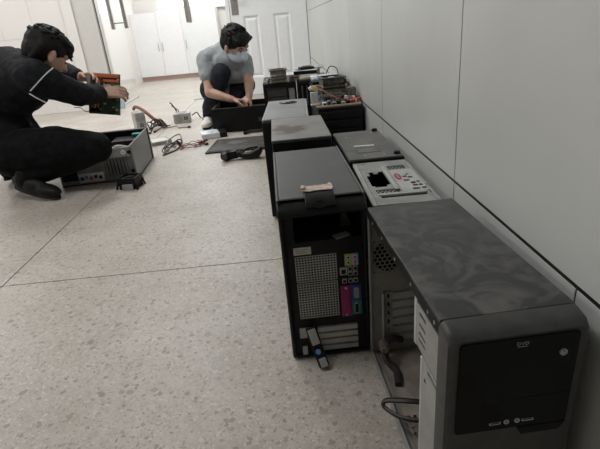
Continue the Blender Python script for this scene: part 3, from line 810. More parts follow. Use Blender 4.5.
# --- case standing on its front: rear panel with ports faces up
t5 = thing('computer_tower', 'case stood on its front, silver rear panel with port cutouts facing up', 'computer case', (0.272, 1.175, 0), -1.0, ROW)
x0, x1, y0, y1, zt = -0.082, 0.083, -0.185, 0.180, 0.345
MB().box(x0 + 0.002, x0 + 0.004, y0, y1, 0, zt - 0.002).box(x1 - 0.004, x1 - 0.002, y0, y1, 0, zt - 0.002).box(x0 + 0.004, x1 - 0.004, y1 - 0.003, y1 - 0.001, 0, zt - 0.002).box(x0 + 0.004, x1 - 0.004, y0 + 0.001, y0 + 0.003, 0, zt - 0.002).build('body', M['blackmatte'], t5)
ports = []
for k, (px_, py_, sx, sy) in enumerate(((0.040, 0.012, 0.012, 0.012), (0.053, 0.004, 0.012, 0.012), (0.038, -0.020, 0.016, 0.012), (0.050, -0.042, 0.013, 0.015), (0.064, -0.036, 0.010, 0.012), (0.050, -0.062, 0.013, 0.013), (0.064, -0.062, 0.010, 0.013), (0.046, -0.088, 0.018, 0.013), (0.066, -0.086, 0.012, 0.012), (0.050, 0.030, 0.010, 0.008))):
    ports.append((px_ - sx / 2, px_ + sx / 2, py_ - sy / 2, py_ + sy / 2))
hx_ = [(-0.058, -0.008, -0.052, 0.078), (0.012, 0.062, 0.088, 0.122), (-0.055, 0.006, -0.098, -0.072), (-0.050, 0.062, -0.132, -0.121)]
MB().plate('z', zt - 0.002, zt, x0 + 0.014, x1 - 0.012, y0 + 0.008, 0.152, hx_ + ports).build('back_panel', M['iosteel'], t5)
MB().plate('z', zt - 0.003, zt - 0.001, x0 + 0.003, x1 - 0.003, 0.152, y1, []).build('end_flange', M['steeldull'], t5)
for q_ in (hx_[1], hx_[2]):
    MB().honey(lambda u, v: (u, v, zt - 0.0015), q_[0], q_[1], q_[2], q_[3], 0.0058, 0.0016).build('vent_grille', M['iosteel'], t5)
MB().box(x0, x0 + 0.012, y0, y1 - 0.03, zt - 0.004, zt + 0.003).build('side_flange', M['iolight'], t5, 0.001)
MB().box(x1 - 0.010, x1, y0, y1 - 0.03, zt - 0.006, zt).build('side_flange', M['steeldull'], t5, 0.001)
MB().box(-0.007, 0.003, -0.085, 0.112, zt, zt + 0.005).build('raised_rib', M['iolight'], t5, 0.0015)
MB().box(-0.055, 0.066, -0.119, -0.109, zt, zt + 0.003).build('raised_rib', M['iolight'], t5, 0.001)
for (a, b_, c_, d__) in ((-0.058, -0.048, 0.05, 0.078), (-0.018, -0.008, -0.052, -0.035), (-0.058, -0.050, -0.052, -0.04), (-0.035, -0.022, 0.066, 0.078)):
    MB().box(a, b_, c_, d__, zt - 0.004, zt - 0.001).build('mount_tab', M['iosteel'], t5)
sh = MB().plate('z', zt, zt + 0.0015, 0.010, 0.074, -0.104, 0.076, ports).build('port_shield', M['iolight'], t5)
e_ = MB(); ne = 20
e_.prism([(0.022 + 0.0085 * math.cos(2 * math.pi * k / ne), 0.016 + 0.027 * math.sin(2 * math.pi * k / ne)) for k in range(ne)], 'z', zt + 0.0015, zt + 0.0022)
es = e_.build('oval_sticker', M['redsticker'], t5, label='dark red oval sticker')
for k in range(4):
    MB().box(0.019, 0.025, 0.002 + 0.008 * k, 0.006 + 0.008 * k, zt + 0.0022, zt + 0.0025).build('sticker_print', M['pinkport'], es)
for k, p_ in enumerate(ports):
    MB().box(p_[0] + 0.001, p_[1] - 0.001, p_[2] + 0.001, p_[3] - 0.001, zt - 0.012, zt - 0.001).build('port', M['void'] if k not in (0, 1) else M['black'], t5)
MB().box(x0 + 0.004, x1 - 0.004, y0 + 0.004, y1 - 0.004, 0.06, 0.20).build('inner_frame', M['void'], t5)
for (a, b_) in ((0.074, -0.115), (0.078, -0.06), (0.020, 0.165), (-0.05, 0.162)):
    MB().cyl((a, b_, zt), (a, b_, zt + 0.003), 0.003, n=8).build('screw', M['iolight'], t5)

# --- upside-down tower with feet up
t6 = thing('computer_tower', 'dark grey computer case upside down, rubber feet and white tape on top', 'computer case', (0.264, 1.290, 0), 0.6, ROW)
t6.location = (0.274, 1.368, 0)
MB().box(-0.087, 0.087, 0.0, 0.395, 0.0, 0.3480).build('body', M['blackmatte'], t6, 0.003)
MB().box(-0.084, 0.084, 0.004, 0.391, 0.3470, 0.3520).build('base_panel', M['paintgrey'], t6, 0.002)
for (x_, y_) in ((0.070, 0.03), (0.070, 0.37)):
    MB().cyl((x_, y_, 0.3520), (x_, y_, 0.3610), 0.0115, 0.009, 16).build('foot', M['black'], t6)
MB().obox((-0.010, 0.160, 0.3527), 0.068, 0.013, 0.0012, Matrix.Rotation(-0.10, 3, 'Z')).build('tape_strip', M['whiteplastic'], t6, label='short strip of white tape')
ls = MB().obox((-0.008, 0.098, 0.3523), 0.078, 0.052, 0.0008, Matrix.Rotation(-0.05, 3, 'Z')).build('label_sticker', M['bezel'], t6, label='dark printed label')
for k in range(5):
    MB().box(-0.040, 0.022 - 0.008 * (k % 3), 0.080 + 0.009 * k, 0.0835 + 0.009 * k, 0.3527, 0.3530).build('label_print', M['silver'], ls)
for (x_, y_) in ((0.0, 0.25), (-0.05, 0.30), (0.05, 0.33), (-0.03, 0.035), (0.03, 0.033)):
    MB().cyl((x_, y_, 0.3520), (x_, y_, 0.3535), 0.003, n=8).build('screw', M['steelbright'], t6)

# --- black tower with ribbed bays, boards piled on top
t7 = thing('computer_tower', 'black computer tower with ribbed front under the pile of circuit boards', 'computer case', (0.272, 2.185, 0), 0, ROW)
feet(t7, -0.08, 0.08, 0.04, 0.40, 0, 0.008)
MB().box(-0.104, 0.104, 0.014, 0.43, 0.007, 0.375).build('body', M['blackmatte'], t7, 0.003)
MB().box(-0.105, 0.105, 0.006, 0.432, 0.374, 0.380).build('top_panel', M['paintgrey'], t7, 0.0015)
MB().box(-0.103, 0.103, 0.006, 0.014, 0.007, 0.374).build('front_bezel', M['black'], t7, 0.002)
for k in range(8):
    MB().box(-0.098, 0.098, 0.0, 0.007, 0.020 + 0.043 * k, 0.056 + 0.043 * k).build('bay_cover', M['black'], t7, 0.003)

# --- towers at the end of the row
t8 = thing('computer_tower', 'black tower at row end with silver strip beside a sunken front, heatsink on top', 'computer case', (-0.003, 2.990, 0), 0, ROW)
feet(t8, -0.08, 0.08, 0.04, 0.40, 0, 0.008)
MB().box(-0.104, 0.104, 0.02, 0.43, 0.007, 0.414).build('body', M['blackmatte'], t8, 0.003)
MB().box(-0.105, 0.105, 0.008, 0.432, 0.413, 0.420).build('top_panel', M['black'], t8, 0.002)
MB().plate('y', 0.0, 0.02, -0.104, 0.104, 0.007, 0.413, [(-0.088, 0.046, 0.29, 0.398), (0.052, 0.092, 0.20, 0.385)]).build('front_bezel', M['black'], t8)
MB().box(-0.088, 0.046, 0.013, 0.021, 0.29, 0.398).build('recess_panel', M['bezel'], t8, 0.004)
MB().box(-0.086, 0.044, 0.009, 0.014, 0.335, 0.338).build('recess_seam', M['void'], t8)
MB().box(0.053, 0.091, 0.004, 0.021, 0.205, 0.384).build('silver_strip', M['steeldull'], t8, 0.002)
t9 = thing('computer_tower', 'dark computer tower at row end nearest the wall under drives and cards', 'computer case', (0.218, 2.990, 0), 0, ROW)
feet(t9, -0.08, 0.08, 0.04, 0.40, 0, 0.008)
MB().box(-0.100, 0.100, 0.018, 0.43, 0.007, 0.410).build('body', M['blackmatte'], t9, 0.003)
MB().box(-0.101, 0.101, 0.006, 0.432, 0.409, 0.416).build('top_panel', M['black'], t9, 0.002)
MB().box(-0.100, 0.100, 0.006, 0.018, 0.007, 0.409).build('front_bezel', M['black'], t9, 0.003)
for k in range(4):
    MB().box(-0.086 + 0.03 * k, -0.076 + 0.03 * k, 0.0, 0.007, 0.27, 0.39).build('bezel_rib', M['paintgrey'], t9, 0.002)


# ------------------------------------------------------------------ electronics
def motherboard(name, label, loc, rot, w, d, board, slots, seed, group=None, cooler=False):
    rnd = random.Random(seed)
    t = thing(name, label, 'circuit board', loc, 0, group, rot)
    MB().box(-w / 2, w / 2, -d / 2, d / 2, 0, 0.0018).build('board', board, t)
    for k, m_ in enumerate(slots):
        x_ = -w / 2 + 0.018 + 0.019 * k
        MB().box(x_, x_ + 0.0085, -d / 2 + 0.012, -d / 2 + 0.012 + d * 0.5, 0.0018, 0.0125).build('expansion_slot', m_, t, 0.001)
    for k in range(2):
        y_ = d / 2 - 0.020 - 0.012 * k
        MB().box(-w * 0.05, w / 2 - 0.012, y_, y_ + 0.007, 0.0018, 0.011).build('memory_slot', slots[0] if k == 0 else M['black'], t)
    MB().box(-w / 2 + 0.004, -w / 2 + 0.028, 0.0, d / 2 - 0.008, 0.0018, 0.030).build('port_block', M['steel'], t, 0.001)
    q = MB()
    cx, cy = w * 0.10, d * 0.14
    q.box(cx - 0.022, cx + 0.022, cy - 0.022, cy + 0.022, 0.0018, 0.008)
    q.build('processor_socket', M['slotcream'], t, 0.001)
    if cooler:
        q = MB().box(cx - 0.035, cx + 0.035, cy - 0.035, cy + 0.035, 0.008, 0.014)
        for k in range(12): q.box(cx - 0.034 + 0.006 * k, cx - 0.032 + 0.006 * k, cy - 0.034, cy + 0.034, 0.014, 0.045)
        q.build('heatsink', M['heatsink'], t)
    for k in range(20):
        x_, y_ = rnd.uniform(-w / 2 + 0.03, w / 2 - 0.01), rnd.uniform(-d / 2 + 0.01, d / 2 - 0.03)
        MB().cyl((x_, y_, 0.0018), (x_, y_, 0.0018 + rnd.uniform(0.008, 0.014)), 0.004, n=8).build('capacitor', rnd.choice([M['black'], M['steelbright'], M['tan']]), t)
    for k in range(12):
        x_, y_ = rnd.uniform(-w / 2 + 0.04, w / 2 - 0.03), rnd.uniform(-d / 2 + 0.02, d / 2 - 0.04)
        MB().box(x_, x_ + 0.016, y_, y_ + 0.012, 0.0018, 0.006).build('chip', rnd.choice([M['black'], M['steel'], M['slotcream'], M['steelbright']]), t)
    return t


def heatsink(name, label, loc, rz, w, h, matl, fins=9, flare=True, sticker=None):
    t = thing(name, label, 'heatsink', loc, rz)
    MB().box(-w / 2, w / 2, -w / 2, w / 2, 0, 0.012).build('base_plate', matl, t, 0.001)
    for k in range(fins):
        x_ = -w / 2 + 0.003 + (w - 0.006) * k / (fins - 1)
        MB().box(x_ - 0.0016, x_ + 0.0016, -w / 2 + 0.002, w / 2 - 0.002, 0.012, h * 0.62).build('fin', matl, t)
    fz = h * 0.62
    MB().box(-w / 2 - 0.002, w / 2 + 0.002, -w / 2 - 0.002, w / 2 + 0.002, h * 0.30, h * 0.40).build('clip_frame', matl, t, 0.002)
    fr_ = MB().plate('z', fz, h - 0.006, -w / 2, w / 2, -w / 2, w / 2, [(-w * 0.4, w * 0.4, -w * 0.4, w * 0.4)]).build('fan_frame', matl, t)
    q = MB().cyl((0, 0, fz), (0, 0, h - 0.006), w * 0.16)
    for k in range(7):
        a = 2 * math.pi * k / 7
        q.obox((math.cos(a) * w * 0.27, math.sin(a) * w * 0.27, (fz + h - 0.006) / 2), w * 0.24, 0.002, h * 0.2, Matrix.Rotation(a, 3, 'Z') @ Matrix.Rotation(0.6, 3, 'X'))
    q.build('fan_rotor', M['black'], t)
    if flare:
        MB().plate('z', h - 0.006, h, -w / 2 - 0.008, w / 2 + 0.008, -w / 2 - 0.008, w / 2 + 0.008, [(-w * 0.42, w * 0.42, -w * 0.42, w * 0.42)]).build('top_flange', matl, t, 0.002)
    if sticker:
        MB().cyl((0, 0, h - 0.006), (0, 0, h - 0.004), w * 0.15).build('hub_sticker', sticker, t)
    return t


R_ = math.radians


def wires(name, label, origin, specs, conns=()):
    t = thing(name, label, 'cable', (0, 0, 0))
    for pts_, r, m_ in specs:
        MB().tube(pts_, r, 6, 5).build('wire', m_, t)
    for c, m_ in conns:
        MB().obox((c[0], c[1], 0.009), 0.026, 0.016, 0.016, Matrix.Rotation(c[2], 3, 'Z')).build('connector', m_, t, 0.002)
    return t


# pile on the ribbed tower
pm = thing('motherboard', 'dusty circuit board with red slots, lowest of the pile against the wall', 'circuit board', (0.272, 2.315, 0.3803), -1)
MB().box(-0.112, 0.103, -0.118, 0.120, 0, 0.004).build('board', M['pcbbrown'], pm)
MB().box(-0.112, 0.098, -0.124, -0.116, 0, 0.007).build('edge_strip', M['tan'], pm, 0.001)
xx = -0.080
rnd = random.Random(21)
for k, (w2, hh, mm) in enumerate(((0.020, 0.020, 'paleblue'), (0.016, 0.026, 'steeldull'), (0.022, 0.018, 'cablegrey'), (0.018, 0.022, 'black'), (0.020, 0.016, 'steel'), (0.018, 0.020, 'black'))):
    pbk = MB().box(xx, xx + w2, -0.114, -0.090, 0.004, hh).build('port_block', M[mm], pm, 0.0015)
    MB().box(xx + 0.004, xx + w2 - 0.004, -0.1155, -0.113, 0.008, hh - 0.005).build('port_opening', M['void'], pbk)
    xx += w2 + 0.003
for k in range(4):
    MB().obox((0.060 + 0.012 * k, -0.068 + 0.010 * k, 0.010), 0.008, 0.075, 0.013, Matrix.Rotation(R_(-28), 3, 'Z')).build('expansion_slot', M['red'], pm, 0.001)
for k in range(3):
    MB().box(0.035 + 0.020 * k, 0.048 + 0.020 * k, -0.028 + 0.01 * k, -0.012 + 0.01 * k, 0.004, 0.030 - 0.004 * k).build('connector', M[('whiteplastic', 'slotcream', 'whiteplastic')[k]], pm, 0.001)
for k in range(26):
    x_, y_ = rnd.uniform(-0.09, 0.085), rnd.uniform(-0.08, 0.0)
    if k % 3: MB().cyl((x_, y_, 0.004), (x_, y_, 0.004 + rnd.uniform(0.008, 0.020)), 0.0045, n=8).build('capacitor', M[rnd.choice(('black', 'steelbright', 'tan', 'pcbblue', 'slotcream'))], pm)
    else: MB().box(x_, x_ + 0.014, y_, y_ + 0.010, 0.004, 0.004 + rnd.uniform(0.004, 0.012)).build('chip', M[rnd.choice(('black', 'heatsink', 'slotcream'))], pm)
um = thing('motherboard', 'dark circuit board tilted on the pile beneath the large dark cooler', 'circuit board', (0.265, 2.47, 0.4135), 0, None, (0, 0, R_(7)))
MB().box(-0.100, 0.100, -0.085, 0.085, 0, 0.003).build('board', M['pcb'], um)
for k in range(3):
    MB().box(-0.094 + 0.014 * k, -0.086 + 0.014 * k, -0.08, 0.02, 0.003, 0.013).build('memory_slot', M[('black', 'pcbblue', 'black', 'slotcream')[k]], um)
for k in range(12):
    x_, y_ = rnd.uniform(0.055, 0.095), rnd.uniform(-0.08, 0.05)
    MB().cyl((x_, y_, 0.003), (x_, y_, 0.003 + rnd.uniform(0.010, 0.022)), 0.005, n=8).build('capacitor', M[rnd.choice(('black', 'steel', 'heatsink'))], um)
MB().box(-0.10, -0.03, 0.05, 0.083, 0.003, 0.028).build('port_block', M['steeldull'], um, 0.001)
wires('wire_bundle', 'thin dark wires draped over the front of the board pile', None,
      [([(0.185, 2.36, 0.44), (0.200, 2.29, 0.425), (0.205, 2.24, 0.40), (0.215, 2.215, 0.392)], 0.003, M['cableblack']), ([(0.19, 2.37, 0.445), (0.23, 2.30, 0.425), (0.27, 2.265, 0.405), (0.30, 2.25, 0.395)], 0.003, M['cablebrown']),
       ([(0.35, 2.40, 0.43), (0.345, 2.33, 0.43), (0.33, 2.28, 0.405), (0.32, 2.25, 0.393)], 0.003, M['cableblack']), ([(0.18, 2.36, 0.43), (0.175, 2.31, 0.42), (0.20, 2.26, 0.398)], 0.003, M['pcbblue'])])
tg = thing('drive_bracket', 'pale grey plastic bracket standing at the left edge of the board pile', 'bracket', (0.158, 2.275, 0.3803), 8)
MB().box(-0.018, 0.018, -0.006, 0.006, 0, 0.062).build('plate', M['steelbright'], tg, 0.002)
MB().box(-0.020, 0.020, -0.028, 0.006, 0, 0.008).build('foot_plate', M['slotcream'], tg, 0.002)
for z_ in (0.02, 0.042):
    MB().cyl((0, -0.006, z_), (0, -0.008, z_), 0.004).build('screw', M['alu'], tg)
heatsink('cpu_cooler', 'large dark dusty processor cooler with pale blue hub on the board pile', (0.264, 2.455, 0.4175), 6, 0.112, 0.072, M['heatdark'], 12, True, M['paleblue'])
heatsink('cpu_cooler', 'small brown cooler in front of the large dark cooler on the pile', (0.268, 2.330, 0.3985), -8, 0.05, 0.034, M['heatsink'], 8, False)
ts = thing('transformer_block', 'small dark brown block behind the red slots against the wall', 'component', (0.350, 2.375, 0.3985), 10)
MB().box(-0.022, 0.022, -0.02, 0.02, 0, 0.040).build('core', M['heatsink'], ts, 0.003)
MB().box(-0.026, 0.026, -0.012, 0.012, 0.008, 0.03).build('winding', M['heatdark'], ts, 0.003)
cl = thing('connector_bunch', 'yellow and cream wire connectors hanging at the pile edge', 'connectors', (0.168, 2.335, 0.440), 0)
MB().obox((0.0, 0, 0.010), 0.024, 0.02, 0.020, Matrix.Rotation(0.4, 3, 'Y')).build('connector', M['yellow'], cl, 0.002)
MB().obox((-0.022, 0.01, 0.012), 0.018, 0.018, 0.014, Matrix.Rotation(-0.4, 3, 'Y')).build('connector', M['whiteplastic'], cl, 0.002)
MB().tube([(0.005, 0, 0.01), (0.03, 0.01, -0.005), (0.03, 0.03, -0.03), (0.02, 0.05, -0.045)], 0.003).build('wire', M['yellow'], cl)
MB().tube([(-0.02, 0.01, 0.01), (0.0, 0.03, -0.01), (0.012, 0.02, -0.045)], 0.003).build('wire', M['cableblack'], cl)
MB().tube([(0.0, 0, 0.0), (0.012, -0.012, -0.02), (0.01, -0.008, -0.05)], 0.003).build('wire', M['pcbblue'], cl)
# on the end towers
heatsink('cpu_cooler', 'brown finned cooler with flared rim on the row-end tower', (-0.006, 3.06, 0.4203), 3, 0.098, 0.078, M['heatsink'], 11, True)
cc_ = thing('connector_bunch', 'small tan connectors beside the flared brown cooler', 'connectors', (-0.083, 3.04, 0.4203), 0)
for k, (a, b_, c_) in enumerate(((-0.010, 0, 0.006), (0.012, 0.008, 0.008), (0.006, -0.014, 0.017), (0.020, 0.0, 0.022))):
    MB().obox((a, b_, c_), 0.016, 0.012, 0.012, Matrix.Rotation(0.5 * k, 3, 'Z')).build('connector', [M['tan'], M['heatsink'], M['slotcream'], M['pcbbrown']][k], cc_, 0.001)
heatsink('cpu_cooler', 'low dusty tan cooler right of the flared brown one', (0.098, 3.07, 0.4203), -10, 0.062, 0.034, M['heatsink'], 9, False)
rl = thing('cable_roll', 'cream ribbon cable roll on the wall-side end tower', 'cable', (0.178, 3.03, 0.4165), 8)
MB().cyl((-0.052, 0, 0.013), (0.052, 0, 0.013), 0.013, 0.012, 18).build('roll', M['slotcream'], rl, 0.002)
MB().box(0.020, 0.028, -0.0135, 0.0135, 0.0, 0.0268).build('tie', M['black'], rl, 0.002)
od = thing('optical_drive', 'white and black disc drive tilted on top of the end tower', 'disc drive', (0.185, 3.18, 0.4165), -12)
MB().box(-0.075, 0.075, -0.085, 0.085, 0, 0.052).build('body', M['black'], od, 0.003)
MB().box(-0.076, 0.076, -0.092, -0.084, 0.0, 0.030).build('front_plate', M['whiteplastic'], od, 0.002)
MB().box(-0.073, 0.073, -0.082, 0.083, 0.052, 0.0545).build('lid', M['whiteplastic'], od, 0.001)
gc = thing('graphics_card', 'dark expansion card with fan lying across the white disc drive', 'expansion card', (0.195, 3.175, 0.4712), 0, None, (0.0, 0.0, 0.25))
MB().box(-0.085, 0.085, -0.045, 0.045, 0, 0.0018).build('board', M['pcb'], gc)
MB().box(-0.06, 0.03, -0.035, 0.035, 0.0018, 0.016).build('shroud', M['black'], gc, 0.003)
MB().ring((-0.015, 0, 0.016), (0, 0, 1), 0.030, 0.024, 0.004, 24).build('fan_ring', M['heatsink'], gc)
MB().box(0.086, 0.088, -0.05, 0.045, -0.002, 0.02).build('bracket', M['steelbright'], gc)
bs = thing('board_sleeve', 'pale blue printed sleeve lying flat by the wall on the pile', 'sleeve', (0.290, 2.80, 0.0), 0)
# resting on a stack of two drives
t10 = thing('computer_tower', 'low black case between the board pile and the row end by the wall', 'computer case', (0.275, 2.665, 0), 0, ROW)
feet(t10, -0.07, 0.07, 0.03, 0.25, 0, 0.008)
MB().box(-0.095, 0.095, 0.0, 0.28, 0.007, 0.443).build('body', M['blackmatte'], t10, 0.003)
MB().box(-0.096, 0.096, -0.002, 0.282, 0.442, 0.448).build('top_panel', M['paintgrey'], t10, 0.002)
bs.location = (0.262, 2.79, 0.4483)
MB().box(-0.080, 0.080, -0.09, 0.09, 0, 0.012).build('sleeve', M['paleblue'], bs, 0.004)
MB().box(-0.082, -0.05, -0.06, 0.06, 0.012, 0.015).build('flap', M['whiteplastic'], bs, 0.001)
wv = thing('wall_cable', 'thin black cable looping up behind the pile beside the wall', 'cable', (0.33, 2.88, 0.4335))
MB().tube([(-0.05, 0.03, 0.016), (-0.02, 0.06, 0.06), (0.02, 0.08, 0.05), (0.03, 0.06, 0.02), (0.02, 0.0, 0.016)], 0.003).build('wire', M['cableblack'], wv)


# ------------------------------------------------------------------ things on the floor
def psu(name, label, loc, rot, matl):
    t = thing(name, label, 'power supply', loc, 0, None, rot)
    MB().box(-0.075, 0.075, -0.07, 0.07, 0.0, 0.086).build('body', matl, t, 0.002)
    sk = MB().box(0.018, 0.052, -0.074, -0.070, 0.030, 0.058).build('power_socket', M['black'], t, 0.002)
    for k in range(3):
        MB().box(0.026 + 0.008 * k, 0.029 + 0.008 * k, -0.0765, -0.074, 0.036, 0.052).build('socket_pin', M['steelbright'], sk)
    MB().honey(lambda u, v: (u, -0.0705, v), -0.064, 0.010, 0.012, 0.076, 0.006, 0.0018, lambda u, v: (u + 0.027) ** 2 + (v - 0.043) ** 2 < 0.034 ** 2).build('vent_grille', M['steeldull'], t)
    MB().ring((0, 0, 0.086), (0, 0, 1), 0.055, 0.050, 0.002, 28).ring((0, 0, 0.086), (0, 0, 1), 0.032, 0.028, 0.002, 24).build('fan_guard', M['steeldull'], t)
    MB().box(0.0752, 0.0758, -0.05, 0.03, 0.015, 0.070).build('rating_label', M['offwhite'], t)
    return t


pa = psu('power_supply', 'grey power supply standing on end beyond the silver case', (-1.325, 4.22, 0.075), (0, R_(90), R_(28)), M['steel'])
cA = thing('cable_harness', 'brown sleeved power cable arching from the upright grey power supply', 'cable', (0, 0, 0))
MB().tube([(-1.33, 4.28, 0.165), (-1.31, 4.28, 0.19), (-1.26, 4.26, 0.175), (-1.20, 4.23, 0.13), (-1.15, 4.22, 0.08), (-1.11, 4.23, 0.05), (-1.08, 4.25, 0.02)], 0.014, flat=1.2).build('sleeve', M['cablebrown'], cA)
MB().obox((-1.075, 4.25, 0.018), 0.03, 0.02, 0.018, Matrix.Rotation(0.4, 3, 'Z')).build('connector', M['cablebrown'], cA, 0.002)
pb = psu('power_supply', 'pale grey power supply lying flat with black socket, near the masked person', (-0.930, 4.38, 0.0), (0, 0, R_(8)), M['steel'])


def wig(a, b, n, amp, zr, seed):
    rnd = random.Random(seed)
    out = []
    for k in range(n + 1):
        t_ = k / n
        out.append((a[0] + (b[0] - a[0]) * t_ + rnd.uniform(-amp, amp) * (0 < k < n), a[1] + (b[1] - a[1]) * t_ + rnd.uniform(-amp, amp) * (0 < k < n), rnd.uniform(*zr) if 0 < k < n else zr[0]))
    return out


K, G_, RD, BR = M['cableblack'], M['cablegrey'], M['cablered'], M['cablebrown']
wires('cable_harness', 'tangle of black power cables between the two power supplies', None,
      [(wig((-1.17, 4.12), (-1.03, 4.17), 5, 0.04, (0.006, 0.09), s), 0.0045, K) for s in range(5)] +
      [(wig((-1.02, 4.22), (-1.10, 4.00), 4, 0.04, (0.006, 0.03), 20), 0.0045, K), (wig((-1.05, 4.15), (-0.82, 4.06), 5, 0.03, (0.006, 0.02), 21), 0.005, G_),
       (wig((-1.10, 4.25), (-1.13, 3.96), 4, 0.03, (0.006, 0.06), 22), 0.005, K)],
      [((-0.82, 4.06, 0.2), K), ((-1.10, 3.99, 1.2), K), ((-1.13, 3.95, 1.5), K), ((-1.17, 4.12, 0.6), BR)])
wires('cable_harness', 'short dark connectors standing up behind the flat power supply', None,
      [([(-0.985, 4.48, 0.01), (-1.00, 4.49, 0.09), (-1.03, 4.50, 0.15), (-1.05, 4.50, 0.17)], 0.006, K), ([(-0.985, 4.49, 0.01), (-0.98, 4.49, 0.09), (-1.04, 4.50, 0.14)], 0.005, BR),
       ([(-0.845, 4.40, 0.05), (-0.80, 4.42, 0.07), (-0.77, 4.40, 0.03), (-0.74, 4.38, 0.015)], 0.006, BR)], [((-0.735, 4.38, 0.3), K)])
wires('cable_harness', 'grey and black cables looping beside the silver case', None,
      [(wig((-0.84, 3.17), (-0.79, 3.42), 5, 0.04, (0.006, 0.05), 30 + s), 0.005, (K, G_, K, G_)[s]) for s in range(4)] +
      [([(-0.83, 3.25, 0.006), (-0.86, 3.40, 0.04), (-0.80, 3.52, 0.06), (-0.77, 3.46, 0.03), (-0.75, 3.34, 0.006)], 0.005, G_),
       ([(-0.84, 3.22, 0.006), (-0.78, 3.36, 0.05), (-0.76, 3.40, 0.03), (-0.77, 3.26, 0.006), (-0.84, 3.12, 0.006)], 0.005, K)])
wires('cable_harness', 'bunch of dark red wires with black plugs on the floor', None,
      [(wig((-0.74, 3.24), (-0.60, 3.42), 6, 0.06, (0.004, 0.030), 50 + s), 0.0024, RD) for s in range(5)] +
      [(wig((-0.64, 3.40), (-0.575, 3.33), 3, 0.02, (0.004, 0.015), 60), 0.0035, RD)],
      [((-0.605, 3.40, 0.8), K), ((-0.595, 3.46, 0.4), K), ((-0.57, 3.33, 0.2), K)])
df = thing('disc_drive', 'flat grey drive with white paper behind the silver case', 'drive', (-0.965, 3.56, 0), 28)
MB().box(-0.075, 0.075, -0.085, 0.085, 0.001, 0.026).build('body', M['steeldull'], df, 0.002)
MB().box(-0.060, 0.055, -0.07, 0.05, 0.026, 0.0268).build('paper_label', M['offwhite'], df)

# silver case on its side
s1 = thing('computer_tower', 'silver computer case lying open on its side by the person in black', 'computer case', (-1.085, 2.602, 0), 0.0)
s1.rotation_euler = (0, 0, R_(4.0))
w_, d_, h_ = 0.43, 0.49, 0.205
MB().box(-w_ / 2, w_ / 2, 0.0, d_, 0.0, 0.008).build('side_panel', M['black'], s1, 0.003)
MB().box(w_ / 2 - 0.010, w_ / 2, 0.0, d_ - 0.02, 0.008, h_).build('top_panel', M['silver'], s1, 0.003)
MB().box(-w_ / 2, -w_ / 2 + 0.010, 0.0, d_, 0.008, h_ - 0.01).build('base_panel', M['silver'], s1, 0.003)
MB().box(-w_ / 2, w_ / 2 + 0.004, d_ - 0.02, d_ + 0.02, 0.0, h_).build('front_bezel', M['black'], s1, 0.006)
holes = [(-0.205, -0.115, 0.03, 0.16), (-0.10, 0.02, 0.022, 0.058), (0.045, 0.175, 0.035, 0.135)]
MB().plate('y', 0.0, 0.003, -w_ / 2 + 0.008, w_ / 2 - 0.010, 0.008, h_ - 0.012, holes).build('back_panel', M['paintmid'], s1)
MB().box(-0.204, -0.116, 0.004, 0.12, 0.03, 0.16).build('power_supply_bay', M['black'], s1)
MB().box(-0.204, -0.145, -0.002, 0.002, 0.04, 0.09).build('power_socket', M['black'], s1, 0.003)
MB().box(-0.112, 0.03, -0.0015, 0.0025, 0.015, 0.068).build('port_shield', M['steel'], s1)
for k, (x_, m_) in enumerate(((-0.095, 'void'), (-0.070, 'pcbblue'), (-0.045, 'redsticker'), (-0.018, 'void'), (0.008, 'void'))):
    MB().box(x_ - 0.007, x_ + 0.009, -0.006, -0.0015, 0.030 + 0.006 * (k % 2), 0.048 + 0.006 * (k % 2)).build('port', M[m_], s1)
for k in range(7):
    x_ = 0.0455 + 0.0187 * k
    MB().prism([(x_, 0.004), (x_ + 0.002, -0.003), (x_ + 0.014, -0.003), (x_ + 0.016, 0.004)], 'z', 0.036, 0.134).build('slot_cover', M['paintmid'], s1)
MB().box(0.043, 0.178, 0.006, 0.010, 0.030, 0.140).build('slot_backing', M['void'], s1)
MB().box(0.085, 0.200, -0.006, 0.0, 0.140, 0.195).build('lock_block', M['steeldull'], s1, 0.004)
em = MB().cyl((0.165, -0.0062, 0.168), (0.165, -0.009, 0.168), 0.014, n=24).build('round_emblem', M['whiteplastic'], s1, label='small round pale emblem')
text_mesh('hp', 0.019, 'emblem_letters', M['steeldull'], em, Matrix.Translation((0.165, -0.0093, 0.1685)) @ Matrix.Rotation(math.pi / 2, 4, 'X'))
for z_ in (0.165, 0.055):
    MB().cyl((0.196, -0.001, z_), (0.196, -0.007, z_), 0.011, n=14).build('rubber_foot', M['black'], s1)
MB().box(-0.19, 0.18, 0.02, 0.46, 0.009, 0.016).build('motherboard_tray', M['pcb'], s1)
MB().box(0.02, 0.20, 0.30, 0.455, 0.02, 0.17).build('drive_cage', M['black'], s1, 0.003)
MB().box(0.13, 0.195, 0.40, 0.45, 0.1705, 0.188).build('drive_tray', M['teal'], s1, 0.002)
MB().box(0.05, 0.12, 0.14, 0.22, 0.02, 0.12).build('fan_shroud', M['black'], s1, 0.004)
MB().box(0.0, 0.09, 0.20, 0.23, 0.125, 0.155).tube([(0.02, 0.1, 0.10), (0.08, 0.14, 0.17), (0.14, 0.2, 0.15), (0.15, 0.28, 0.12)], 0.01).build('ribbon_cable', M['whiteplastic'], s1, 0.004)
MB().prism([(w_ / 2 - 0.012, h_ - 0.012), (w_ / 2, h_ - 0.002), (w_ / 2, h_ + 0.003), (w_ / 2 - 0.016, h_ - 0.006)], 'y', 0.0, d_ - 0.02).build('edge_lip', M['steelbright'], s1)
